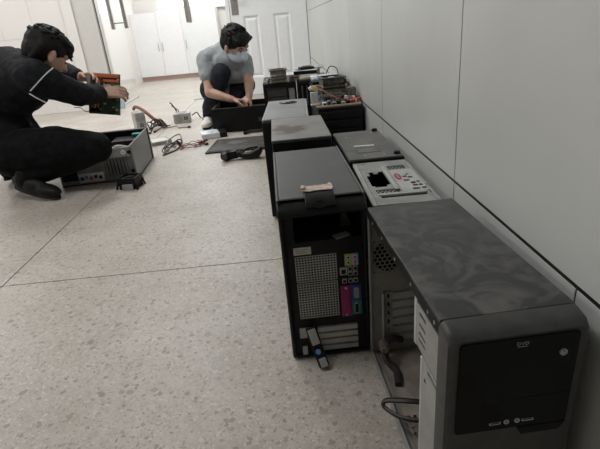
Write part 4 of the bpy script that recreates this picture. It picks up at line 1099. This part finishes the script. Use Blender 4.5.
# cooler on the floor
cf = thing('cpu_cooler', 'black processor cooler with clip legs on the floor by the silver case', 'heatsink', (-0.872, 2.475, 0), -8)
q = MB()
for k in range(12): q.box(-0.047 + 0.0082 * k, -0.043 + 0.0082 * k, -0.044, 0.044, 0.006, 0.036)
q.box(-0.048, 0.048, -0.045, 0.045, 0.0, 0.010).build('fins', M['blackmatte'], cf)
MB().plate('z', 0.036, 0.064, -0.052, 0.052, -0.050, 0.050, [(-0.042, 0.042, -0.042, 0.042)]).build('fan_frame', M['black'], cf)
q = MB().cyl((0, 0, 0.038), (0, 0, 0.062), 0.020)
for k in range(9):
    a = 2 * math.pi * k / 9
    q.obox((math.cos(a) * 0.030, math.sin(a) * 0.030, 0.050), 0.022, 0.002, 0.022, Matrix.Rotation(a, 3, 'Z') @ Matrix.Rotation(0.7, 3, 'X'))
q.build('fan_rotor', M['black'], cf)
for (x_, y_) in ((-0.066, -0.040), (0.060, -0.052), (0.058, 0.050), (-0.058, 0.050)):
    MB().cyl((x_, y_, 0.0), (x_ * 0.78, y_ * 0.95, 0.040), 0.006, n=8).build('clip_leg', M['black'], cf)
MB().box(-0.024, 0.036, -0.060, -0.046, 0.0, 0.032).build('front_plate', M['steeldull'], cf, 0.002)
MB().tube([(0.03, 0.045, 0.05), (0.05, 0.06, 0.03), (0.02, 0.08, 0.004), (-0.04, 0.075, 0.004)], 0.003).build('fan_lead', M['cableblack'], cf)
# black case the second man is working in
c2 = thing('computer_tower', 'black computer case lying open under the hands of the masked person', 'computer case', (-0.345, 3.70, 0), -4.5)
W_, D_, Hh = 0.44, 0.37, 0.19
MB().box(-W_ / 2, W_ / 2, 0, D_, 0.0, 0.006).build('side_panel', M['black'], c2)
MB().box(-W_ / 2, W_ / 2, 0, 0.010, 0.006, Hh).build('top_panel', M['black'], c2, 0.003)
MB().box(-W_ / 2, W_ / 2, D_ - 0.010, D_, 0.006, Hh).build('base_panel', M['black'], c2, 0.003)
MB().box(-W_ / 2, -W_ / 2 + 0.010, 0.010, D_ - 0.01, 0.006, Hh - 0.004).build('back_panel', M['paintgrey'], c2, 0.002)
MB().box(W_ / 2 - 0.010, W_ / 2 + 0.018, 0.0, D_, 0.006, Hh).build('front_bezel', M['black'], c2, 0.006)
MB().box(-0.20, 0.20, 0.02, D_ - 0.02, 0.007, 0.014).build('motherboard_tray', M['paintgrey'], c2)
MB().box(0.07, 0.205, 0.03, D_ - 0.03, 0.02, 0.15).build('drive_cage', M['paintgrey'], c2, 0.003)
MB().box(-0.20, -0.11, 0.03, 0.17, 0.02, 0.16).build('power_supply_bay', M['steeldull'], c2, 0.003)
MB().box(0.15, 0.20, -0.006, 0.0, 0.07, 0.10).build('badge', M['bezel'], c2, 0.001)

# flat side panel on floor
fp = thing('side_panel', 'detached dark computer side panel lying flat on the floor', 'panel', (0, 0, 0))
P4 = [(-0.545, 3.06), (-0.125, 3.035), (-0.135, 3.43), (-0.505, 3.44)]
cen = (sum(p[0] for p in P4) / 4, sum(p[1] for p in P4) / 4)
MB().prism(P4, 'z', 0.001, 0.010).build('rim', M['blackmatte'], fp, 0.002)
sh_ = lambda k: [(cen[0] + (p[0] - cen[0]) * k, cen[1] + (p[1] - cen[1]) * k) for p in P4]
MB().prism(sh_(0.90), 'z', 0.010, 0.0125).build('panel_face', M['dustdark'], fp, 0.001)
MB().prism([(cen[0] - 0.02 + 0.075 * math.cos(2 * math.pi * k / 16) * (1 + 0.1 * math.sin(3 * k)), cen[1] + 0.04 + 0.055 * math.sin(2 * math.pi * k / 16)) for k in range(16)], 'z', 0.0125, 0.0132).build('pale_patch', M['paintmid'], fp)  # thin patch in a lighter grey than the panel face
# curved black bezel piece
bz2 = thing('bezel_piece', 'curved black plastic bezel piece on the floor beside the flat panel', 'bezel', (-0.27, 2.85, 0), -8)
q = MB()
q.tube([(-0.125, -0.01, 0.030), (-0.105, -0.03, 0.030), (-0.085, -0.01, 0.031), (-0.04, 0.0, 0.035)], 0.030, 8, 6, 0.8)
q.build('curved_end', M['black'], bz2)
MB().prism([(-0.05, 0.02), (-0.03, 0.055), (0.0, 0.035), (0.05, 0.04), (0.115, 0.07), (0.12, 0.035), (0.10, 0.008), (0.04, 0.002), (0.0, 0.012)], 'y', -0.03, 0.03).build('wing', M['black'], bz2, 0.006, 3)
MB().cyl((-0.112, -0.05, 0.032), (-0.112, -0.062, 0.032), 0.020, n=20).build('round_lens', M['bezel'], bz2)
MB().tube([(-0.03, 0.05, 0.02), (0.02, 0.06, 0.05), (0.08, 0.05, 0.06)], 0.007).build('arm', M['black'], bz2)
# small white and black drive
hd = thing('drive_box', 'small white box with black end on the floor before the open black case', 'box', (-0.555, 3.600, 0), 14)
MB().box(-0.09, 0.045, -0.075, 0.075, 0.001, 0.040).build('body', M['whiteplastic'], hd, 0.003)
MB().box(0.045, 0.10, -0.075, 0.075, 0.001, 0.040).build('end_cap', M['black'], hd, 0.003)
MB().box(-0.085, 0.04, -0.07, 0.07, 0.040, 0.0412).build('lid', M['paleblue'], hd)
bk = thing('cable_end', 'short thick black cable end on the floor beside the open black case', 'cable', (-0.235, 3.59, 0), 10)
MB().tube([(-0.06, -0.01, 0.012), (-0.02, 0.01, 0.014), (0.03, 0.0, 0.014), (0.08, 0.01, 0.012)], 0.012).build('sleeve', M['cableblack'], bk)
MB().box(-0.085, -0.055, -0.022, 0.004, 0.001, 0.024).build('plug', M['black'], bk, 0.003)
cp = thing('plastic_cup', 'pale blue plastic cup standing on floor at the glass doorway', 'cup', (-1.885, 5.70, 0))
n = 20; v = []; f = []
for (r, z) in ((0.030, 0.0), (0.040, 0.10), (0.037, 0.10), (0.028, 0.004)):
    v += [(r * math.cos(2 * math.pi * k / n), r * math.sin(2 * math.pi * k / n), z) for k in range(n)]
for a in range(3): f += [(a * n + k, a * n + (k + 1) % n, (a + 1) * n + (k + 1) % n, (a + 1) * n + k) for k in range(n)]
f += [tuple(range(n - 1, -1, -1)), tuple(range(3 * n, 4 * n))]
MB().add(v, f).build('cup', M['cup'], cp)
MB().ring((0, 0, 0.098), (0, 0, 1), 0.042, 0.037, 0.004, 20).build('rim', M['cup'], cp)


# ------------------------------------------------------------------ people
def basis(fwd, up):
    f_ = Vector(fwd).normalized(); u_ = Vector(up)
    r_ = f_.cross(u_).normalized(); u_ = r_.cross(f_).normalized()
    return Matrix((r_, f_, u_)).transposed()          # columns: right, forward, up


def hand(mb, wrist, d, n, side, curl=0.5, sc_=1.0, thumb=0.6):
    """d: towards the fingers, n: towards the palm side, side: +1 thumb on cross(d, n) side"""
    d = Vector(d).normalized(); n = Vector(n); n = (n - d * n.dot(d)).normalized(); s = d.cross(n) * side
    w0 = Vector(wrist)
    for k, (off, ln) in enumerate(((0.031, 0.072), (0.010, 0.080), (-0.011, 0.074), (-0.031, 0.058))):
        kn = w0 + d * 0.086 * sc_ + s * off * sc_ - d * abs(off) * 0.2
        mb.cap(w0 + s * off * 0.55 * sc_ + d * 0.01, kn, 0.0145 * sc_, 0.0115 * sc_)
        p = kn; a = 0.25 * curl
        for j, fr_ in enumerate((0.45, 0.30, 0.25)):
            a += curl * (0.55, 0.85, 0.6)[j]
            e = p + (d * math.cos(a) + n * math.sin(a)) * ln * fr_ * sc_ + s * off * 0.08
            mb.cap(p, e, (0.0098, 0.0090, 0.0082)[j] * sc_, (0.0090, 0.0082, 0.0070)[j] * sc_)
            p = e
    b = w0 + d * 0.022 * sc_ + s * 0.024 * sc_ + n * 0.006
    e = b + (d * 0.55 + s * 0.75 + n * thumb * 0.6).normalized() * 0.042 * sc_
    e2 = e + (d * 0.85 + s * 0.25 + n * thumb).normalized() * 0.032 * sc_
    e3 = e2 + (d * 0.9 - s * 0.05 + n * thumb).normalized() * 0.024 * sc_
    mb.cap(b, e, 0.016 * sc_, 0.012 * sc_).cap(e, e2, 0.0115 * sc_, 0.0100 * sc_).cap(e2, e3, 0.0100 * sc_, 0.0080 * sc_)


def head(mb, c, B, s=1.0):
    c = Vector(c)
    P = lambda x, y, z: c + B @ Vector((x * s, y * s, z * s))
    mb.ell(P(0, -0.012, 0.030), (0.076 * s, 0.094 * s, 0.088 * s), B)
    mb.ell(P(0, 0.022, -0.020), (0.066 * s, 0.070 * s, 0.085 * s), B)
    mb.ell(P(0, 0.040, -0.072), (0.045 * s, 0.045 * s, 0.035 * s), B)
    mb.cap(P(0, 0.088, 0.012), P(0, 0.106, -0.026), 0.009 * s, 0.014 * s)
    mb.cap(P(-0.011, 0.096, -0.030), P(0.011, 0.096, -0.030), 0.009 * s, 0.009 * s)
    mb.cap(P(-0.018, 0.082, -0.062), P(0.018, 0.082, -0.062), 0.009 * s, 0.009 * s)
    mb.cap(P(-0.016, 0.080, -0.072), P(0.016, 0.080, -0.072), 0.008 * s, 0.008 * s)
    for q_ in (-1, 1):
        mb.cap(P(q_ * 0.016, 0.082, 0.026), P(q_ * 0.048, 0.070, 0.028), 0.010 * s, 0.010 * s)
        mb.ell(P(q_ * 0.079, -0.008, -0.008), (0.010 * s, 0.020 * s, 0.034 * s), B @ Matrix.Rotation(-q_ * 0.3, 3, 'Z'))
        mb.ell(P(q_ * 0.076, -0.002, -0.034), (0.008 * s, 0.012 * s, 0.014 * s), B)
    return P


def eyes(P, B, s, parent):
    for q_ in (-1, 1):
        e = MB().ell(P(q_ * 0.031, 0.078, 0.006), (0.010 * s, 0.009 * s, 0.0050 * s), B, 12, 8).build('eye', M['silver'], parent)
        MB().ell(P(q_ * 0.031, 0.0845, 0.003), (0.0058 * s, 0.0045 * s, 0.0055 * s), B, 10, 6).build('iris', M['hair'], e)
        MB().tube([P(q_ * 0.016, 0.092, 0.028), P(q_ * 0.032, 0.089, 0.033), P(q_ * 0.050, 0.078, 0.028)], 0.0034 * s, 6, 4).build('eyebrow', M['hair'], parent)


def shoe(parent, toe, heel, up, mat_up, mat_sole, L=0.285):
    toe, heel = Vector(toe), Vector(heel)
    B = basis(toe - heel, up)
    P = lambda x, y, z: heel + B @ Vector((x, y, z))
    q = MB()
    q.ell(P(0, L * 0.20, 0.050), (0.037, 0.066, 0.045), B)
    q.ell(P(0, L * 0.45, 0.045), (0.040, 0.085, 0.040), B)
    q.ell(P(0, L * 0.74, 0.036), (0.047, 0.080, 0.033), B)
    q.cap(P(0, L * 0.20, 0.055), P(0, L * 0.22, 0.098), 0.043, 0.040)
    q.ell(P(0, L * 0.5, 0.016), (0.043, L * 0.49, 0.018), B)
    o = remesh(q, 0.006, 4, 'shoe', mat_up, parent)
    q = MB()
    n_ = 22
    pts_ = []
    for k in range(n_):
        a = 2 * math.pi * k / n_
        y_ = L * 0.5 + L * 0.51 * math.sin(a)
        w_2 = 0.039 + 0.010 * math.sin(a) * (1 if math.sin(a) > 0 else 0.4)
        pts_.append((w_2 * math.cos(a), y_))
    v = [P(p[0], p[1], 0.0) for p in pts_] + [P(p[0], p[1], 0.016) for p in pts_]
    f = [(k, (k + 1) % n_, n_ + (k + 1) % n_, n_ + k) for k in range(n_)] + [tuple(range(n_ - 1, -1, -1)), tuple(range(n_, 2 * n_))]
    q.add(v, f).build('sole', mat_sole, o, 0.003)
    for k in range(3):
        y_ = L * (0.42 + 0.09 * k); z_ = 0.084 - 0.011 * k
        MB().tube([P(-0.026, y_, z_ - 0.012), P(0, y_ + 0.006, z_ + 0.001), P(0.026, y_, z_ - 0.012)], 0.0032, 6, 4).build('lace', mat_sole, o)
    return o


# ---- man in black, crouching with his back to us
p1 = thing('person', 'person in black jacket crouching at the left, holding a circuit board', 'person', (-1.45, 2.6, 0))
off = Vector((1.45, -2.6, 0.0))
def A(x, y, z): return Vector((x, y, z)) + off
hc = A(-1.182, 2.60, 0.708)
HB = basis((0.55, 0.64, -0.60), (0.40, 0.40, 0.82))
body = MB()
PH = head(body, hc, HB, 1.0)
shR, elR, wrR = A(-1.215, 2.46, 0.615), A(-1.085, 2.62, 0.500), A(-1.035, 2.845, 0.470)
shL, elL, wrL = A(-1.46, 2.86, 0.665), A(-1.33, 3.06, 0.60), A(-1.175, 2.94, 0.565)
hipR, knR, anR = A(-1.44, 2.52, 0.235), A(-1.005, 2.455, 0.240), A(-1.375, 2.475, 0.125)
hipL, knL, anL = A(-1.50, 2.70, 0.235), A(-1.72, 3.04, 0.30), A(-1.70, 2.76, 0.11)
body.cap(A(-1.36, 2.65, 0.645), A(-1.225, 2.615, 0.68), 0.062, 0.060)
body.chain([(A(-1.52, 2.62, 0.26), 0.13), (A(-1.56, 2.64, 0.45), 0.12), (A(-1.44, 2.64, 0.60), 0.13)])
body.cap(shR, shL, 0.07, 0.07)
body.chain([(shR, 0.055), (elR, 0.043), (wrR, 0.029)]).chain([(shL, 0.055), (elL, 0.043), (wrL, 0.029)])
body.chain([(hipR, 0.085), (knR, 0.055), (anR, 0.040)]).chain([(hipL, 0.085), (knL, 0.055), (anL, 0.040)])
body.cap(anR, A(-1.40, 2.435, 0.085), 0.036, 0.025).cap(anL, A(-1.70, 2.80, 0.06), 0.036, 0.025)
hand(body, wrR, (0.93, 0.16, 0.02), (0.05, 0.75, -0.65), 1, 0.75, 1.05, 0.7)
hand(body, wrL, (0.9, -0.25, -0.05), (-0.1, -0.55, -0.5), -1, 0.6, 1.0, 0.7)
remesh(body, 0.0048, 3, 'body', M['skin'], p1)
jk = MB()
jk.chain([(A(-1.52, 2.62, 0.28), 0.175), (A(-1.58, 2.64, 0.45), 0.165), (A(-1.46, 2.65, 0.585), 0.175)])
jk.ell(A(-1.40, 2.62, 0.57), (0.165, 0.19, 0.15))
jk.ell(A(-1.30, 2.54, 0.60), (0.12, 0.12, 0.10))
jk.cap(A(-1.44, 2.70, 0.655), A(-1.52, 2.80, 0.655), 0.115, 0.10)
jk.cap(shR, A(-1.42, 2.66, 0.66), 0.090, 0.115).cap(shL, A(-1.42, 2.66, 0.64), 0.092, 0.12)
jk.cap(A(-1.37, 2.65, 0.655), A(-1.265, 2.610, 0.655), 0.090, 0.082)
jk.chain([(shR, 0.088), (elR, 0.066), (A(-1.046, 2.80, 0.474), 0.050)]).chain([(shL, 0.088), (elL, 0.066), (A(-1.21, 2.965, 0.572), 0.048)])
remesh(jk, 0.007, 5, 'jacket', M['jacket'], p1, (0.09, 0.018))
tr = MB()
tr.chain([(A(-1.50, 2.61, 0.24), 0.165), (hipR, 0.135), (A(-1.20, 2.475, 0.252), 0.118), (knR, 0.086)])
tr.chain([(knR, 0.084), (A(-1.19, 2.47, 0.180), 0.078), (A(-1.38, 2.462, 0.130), 0.062), (A(-1.405, 2.445, 0.100), 0.050)])
tr.chain([(A(-1.52, 2.64, 0.24), 0.165), (hipL, 0.12), (knL, 0.078), (A(-1.70, 2.80, 0.14), 0.060)])
remesh(tr, 0.007, 4, 'trousers', M['trouser'], p1, (0.10, 0.015))
for pl in ([A(-1.205, 2.372, 0.560), A(-1.165, 2.375, 0.590), A(-1.125, 2.395, 0.625), A(-1.095, 2.435, 0.652)], [A(-1.215, 2.375, 0.548), A(-1.185, 2.378, 0.522), A(-1.160, 2.40, 0.495)]):
    MB().tube(pl, 0.0030, 6, 5).build('piping', M['piping'], p1)
hr = MB()
hr.ell(PH(0, -0.022, 0.046), (0.089 * 1.0, 0.104 * 1.0, 0.090 * 1.0), HB)
hr.ell(PH(0, -0.052, 0.006), (0.080 * 1.0, 0.070 * 1.0, 0.085 * 1.0), HB)
hr.ell(PH(0, 0.050, 0.078), (0.074 * 1.0, 0.060 * 1.0, 0.048 * 1.0), HB)
for k in range(11):
    x_ = -0.075 + 0.015 * k
    hr.cap(PH(x_ * 0.9, 0.045 - abs(x_) * 0.3, 0.090), PH(x_ * 1.0, 0.122 - abs(x_) * 0.75, 0.046 + abs(x_) * 0.55 - 0.004 * (k % 3)), 0.020, 0.006)
for q_ in (-1, 1):
    hr.cap(PH(q_ * 0.080, 0.012, 0.05), PH(q_ * 0.078, 0.020, 0.012), 0.014, 0.006)
    hr.cap(PH(q_ * 0.070, -0.06, 0.02), PH(q_ * 0.045, -0.078, -0.055), 0.03, 0.018)
rnd = random.Random(4)
for k in range(150):
    a, b_ = rnd.uniform(0, 2 * math.pi), rnd.uniform(0.0, 1.25)
    dv = Vector((math.sin(b_) * math.cos(a), math.sin(b_) * math.sin(a), math.cos(b_)))
    c_ = Vector((dv.x * 0.092, dv.y * 0.108 - 0.022, dv.z * 0.094 + 0.046))
    e_ = c_ + dv * 0.010 + Vector((0, 0.014, -0.004))
    hr.cap(PH(*c_), PH(*e_), 0.007, 0.0035, 6)
remesh(hr, 0.0045, 1, 'hair', M['hair'], p1)
eyes(PH, HB, 1.0, p1)
shoe(p1, A(-1.210, 2.365, 0.0), A(-1.485, 2.460, 0.062), (0.15, 0.0, 1), M['shoeblack'], M['sole'], 0.285)
shoe(p1, A(-1.69, 3.02, 0.0), A(-1.705, 2.75, 0.03), (0, 0.05, 1), M['shoeblack'], M['sole'], 0.27)

# circuit board in his hands
MBR = basis((0.16, 0.20, 0.95), (-0.10, -0.95, 0.25))
hb = motherboard('motherboard', 'green circuit board with orange slots held up by the person in black', (-1.045, 2.890, 0.462), (0, 0, 0), 0.195, 0.235, M['pcb'], [M['slotorange'], M['slotcream'], M['slotorange']], 11)
hb.rotation_euler = MBR.to_euler()
MB().box(-0.085, 0.090, 0.094, 0.114, 0.0018, 0.010).build('slot_bar', M['slotorange'], hb, 0.001)
MB().box(-0.050, 0.090, 0.070, 0.086, 0.0018, 0.010).build('slot_bar', M['slotorange'], hb, 0.001)
MB().tube([(-0.08, -0.095, 0.003), (-0.11, -0.11, 0.01), (-0.15, -0.09, 0.0), (-0.19, -0.09, 0.0)], 0.0022, 6, 5).build('wire', M['cableblack'], hb)
MB().box(-0.078, -0.03, -0.105, -0.085, 0.0018, 0.024).build('connector', M['black'], hb, 0.002)

# ---- masked man in grey, facing us
p2 = thing('person', 'person in grey T-shirt and blue face mask bending over an open black case', 'person', (-0.5, 4.3, 0))
off = Vector((0.5, -4.3, 0.0))
hc = A(-0.328, 3.995, 0.628)
HB = basis((0.68, -0.54, -0.50), (0.30, -0.44, 0.84))
body = MB()
PH = head(body, hc, HB, 1.12)
shR, elR, wrR = A(-0.600, 4.14, 0.535), A(-0.585, 3.99, 0.285), A(-0.400, 3.905, 0.225)
shL, elL, wrL = A(-0.275, 4.12, 0.500), A(-0.255, 4.03, 0.335), A(-0.262, 3.950, 0.228)
hipR, knR, anR = A(-0.62, 4.40, 0.26), A(-0.475, 4.03, 0.425), A(-0.645, 4.08, 0.10)
hipL, knL, anL = A(-0.42, 4.42, 0.26), A(-0.305, 4.22, 0.300), A(-0.36, 4.52, 0.10)
body.cap(A(-0.40, 4.14, 0.555), A(-0.36, 4.06, 0.590), 0.060, 0.058)
body.chain([(A(-0.52, 4.42, 0.27), 0.12), (A(-0.50, 4.36, 0.40), 0.11), (A(-0.42, 4.22, 0.50), 0.10)])
body.cap(shR, shL, 0.048, 0.045)
body.chain([(shR, 0.046), (elR, 0.043), (wrR, 0.028)]).chain([(shL, 0.043), (elL, 0.043), (wrL, 0.028)])
body.chain([(hipR, 0.085), (knR, 0.055), (anR, 0.040)]).chain([(hipL, 0.085), (knL, 0.055), (anL, 0.040)])
hand(body, wrR, (0.92, 0.10, -0.22), (0.1, -0.2, -0.95), -1, 0.65, 1.0, 0.6)
hand(body, wrL, (-0.55, -0.35, -0.40), (-0.3, 0.2, -0.9), 1, 0.65, 1.0, 0.6)
remesh(body, 0.0048, 3, 'body', M['skin'], p2)
ts_ = MB()
ts_.chain([(A(-0.52, 4.40, 0.33), 0.165), (A(-0.51, 4.34, 0.43), 0.160), (A(-0.44, 4.24, 0.505), 0.165)])
ts_.ell(A(-0.44, 4.20, 0.49), (0.165, 0.12, 0.15))
ts_.cap(shR, A(-0.42, 4.18, 0.565), 0.080, 0.095).cap(shL, A(-0.40, 4.17, 0.545), 0.068, 0.090)
ts_.cap(A(-0.43, 4.16, 0.570), A(-0.36, 4.075, 0.545), 0.085, 0.070)
ts_.cap(A(-0.56, 4.28, 0.54), A(-0.42, 4.24, 0.57), 0.095, 0.09)
ts_.cap(shR, A(-0.595, 4.065, 0.415), 0.080, 0.070).cap(shL, A(-0.262, 4.075, 0.410), 0.068, 0.060)
ts_.cap(A(-0.47, 4.10, 0.51), A(-0.31, 4.09, 0.495), 0.075, 0.070)
ts_.cap(A(-0.42, 4.13, 0.41), A(-0.335, 4.13, 0.39), 0.085, 0.07)
remesh(ts_, 0.007, 16, 'tshirt', M['tshirt'], p2, (0.06, 0.012))
tr = MB()
tr.chain([(A(-0.54, 4.42, 0.27), 0.155), (hipR, 0.115), (knR, 0.082), (A(-0.628, 4.08, 0.15), 0.060), (A(-0.645, 4.085, 0.095), 0.050)])
tr.chain([(A(-0.48, 4.42, 0.27), 0.15), (hipL, 0.115), (knL, 0.088), (A(-0.36, 4.46, 0.12), 0.062)])
remesh(tr, 0.007, 4, 'trousers', M['jeans'], p2, (0.10, 0.014))
hr = MB()
hs_ = 1.12
hr.ell(PH(0, -0.020, 0.050), (0.090 * hs_, 0.104 * hs_, 0.090 * hs_), HB)
hr.ell(PH(0, -0.050, 0.010), (0.082 * hs_, 0.072 * hs_, 0.080 * hs_), HB)
hr.ell(PH(0, 0.046, 0.080), (0.080 * hs_, 0.052 * hs_, 0.045 * hs_), HB)
for k in range(11):
    x_ = -0.066 + 0.0132 * k
    hr.cap(PH(x_, 0.072, 0.085), PH(x_ * 1.0, 0.090 - abs(x_) * 0.45, 0.046 - 0.006 * (k % 2)), 0.016, 0.006)
for q_ in (-1, 1):
    hr.cap(PH(q_ * 0.081, 0.014, 0.05), PH(q_ * 0.080, 0.020, 0.006), 0.015, 0.007)
rnd = random.Random(9)
for k in range(150):
    a, b_ = rnd.uniform(0, 2 * math.pi), rnd.uniform(0.0, 1.25)
    dv = Vector((math.sin(b_) * math.cos(a), math.sin(b_) * math.sin(a), math.cos(b_)))
    c_ = Vector((dv.x * 0.093, dv.y * 0.108 - 0.020, dv.z * 0.094 + 0.050))
    e_ = c_ + dv * 0.008 + Vector((0, 0.014, -0.004))
    hr.cap(PH(*c_), PH(*e_), 0.007, 0.0035, 6)
remesh(hr, 0.0045, 1, 'hair', M['hair'], p2)
eyes(PH, HB, 1.12, p2)
mk = MB()
mk.ell(PH(0, 0.034, -0.050), (0.070 * hs_, 0.068 * hs_, 0.052 * hs_), HB)
mk.cap(PH(0, 0.090, -0.008), PH(0, 0.104, -0.036), 0.022, 0.030)
mk.cap(PH(-0.030, 0.070, -0.012), PH(0.030, 0.070, -0.012), 0.022, 0.022)
mo = remesh(mk, 0.005, 4, 'face_mask', M['mask'], p2, label='pale blue surgical face mask')
for q_ in (-1, 1):
    MB().tube([PH(q_ * 0.066, 0.050, -0.030), PH(q_ * 0.080, 0.015, -0.002), PH(q_ * 0.088, -0.012, 0.016)], 0.0022, 6, 5).build('ear_loop', M['mask'], mo)
    MB().tube([PH(q_ * 0.060, 0.050, -0.072), PH(q_ * 0.078, 0.012, -0.046), PH(q_ * 0.086, -0.014, -0.030)], 0.0022, 6, 5).build('ear_loop', M['mask'], mo)
shoe(p2, A(-0.655, 3.895, 0.0), A(-0.645, 4.165, 0.0), (0, 0, 1), M['shoewhite'], M['sole'], 0.27)
shoe(p2, A(-0.34, 4.33, 0.0), A(-0.37, 4.59, 0.03), (0, 0, 1), M['shoewhite'], M['sole'], 0.27)
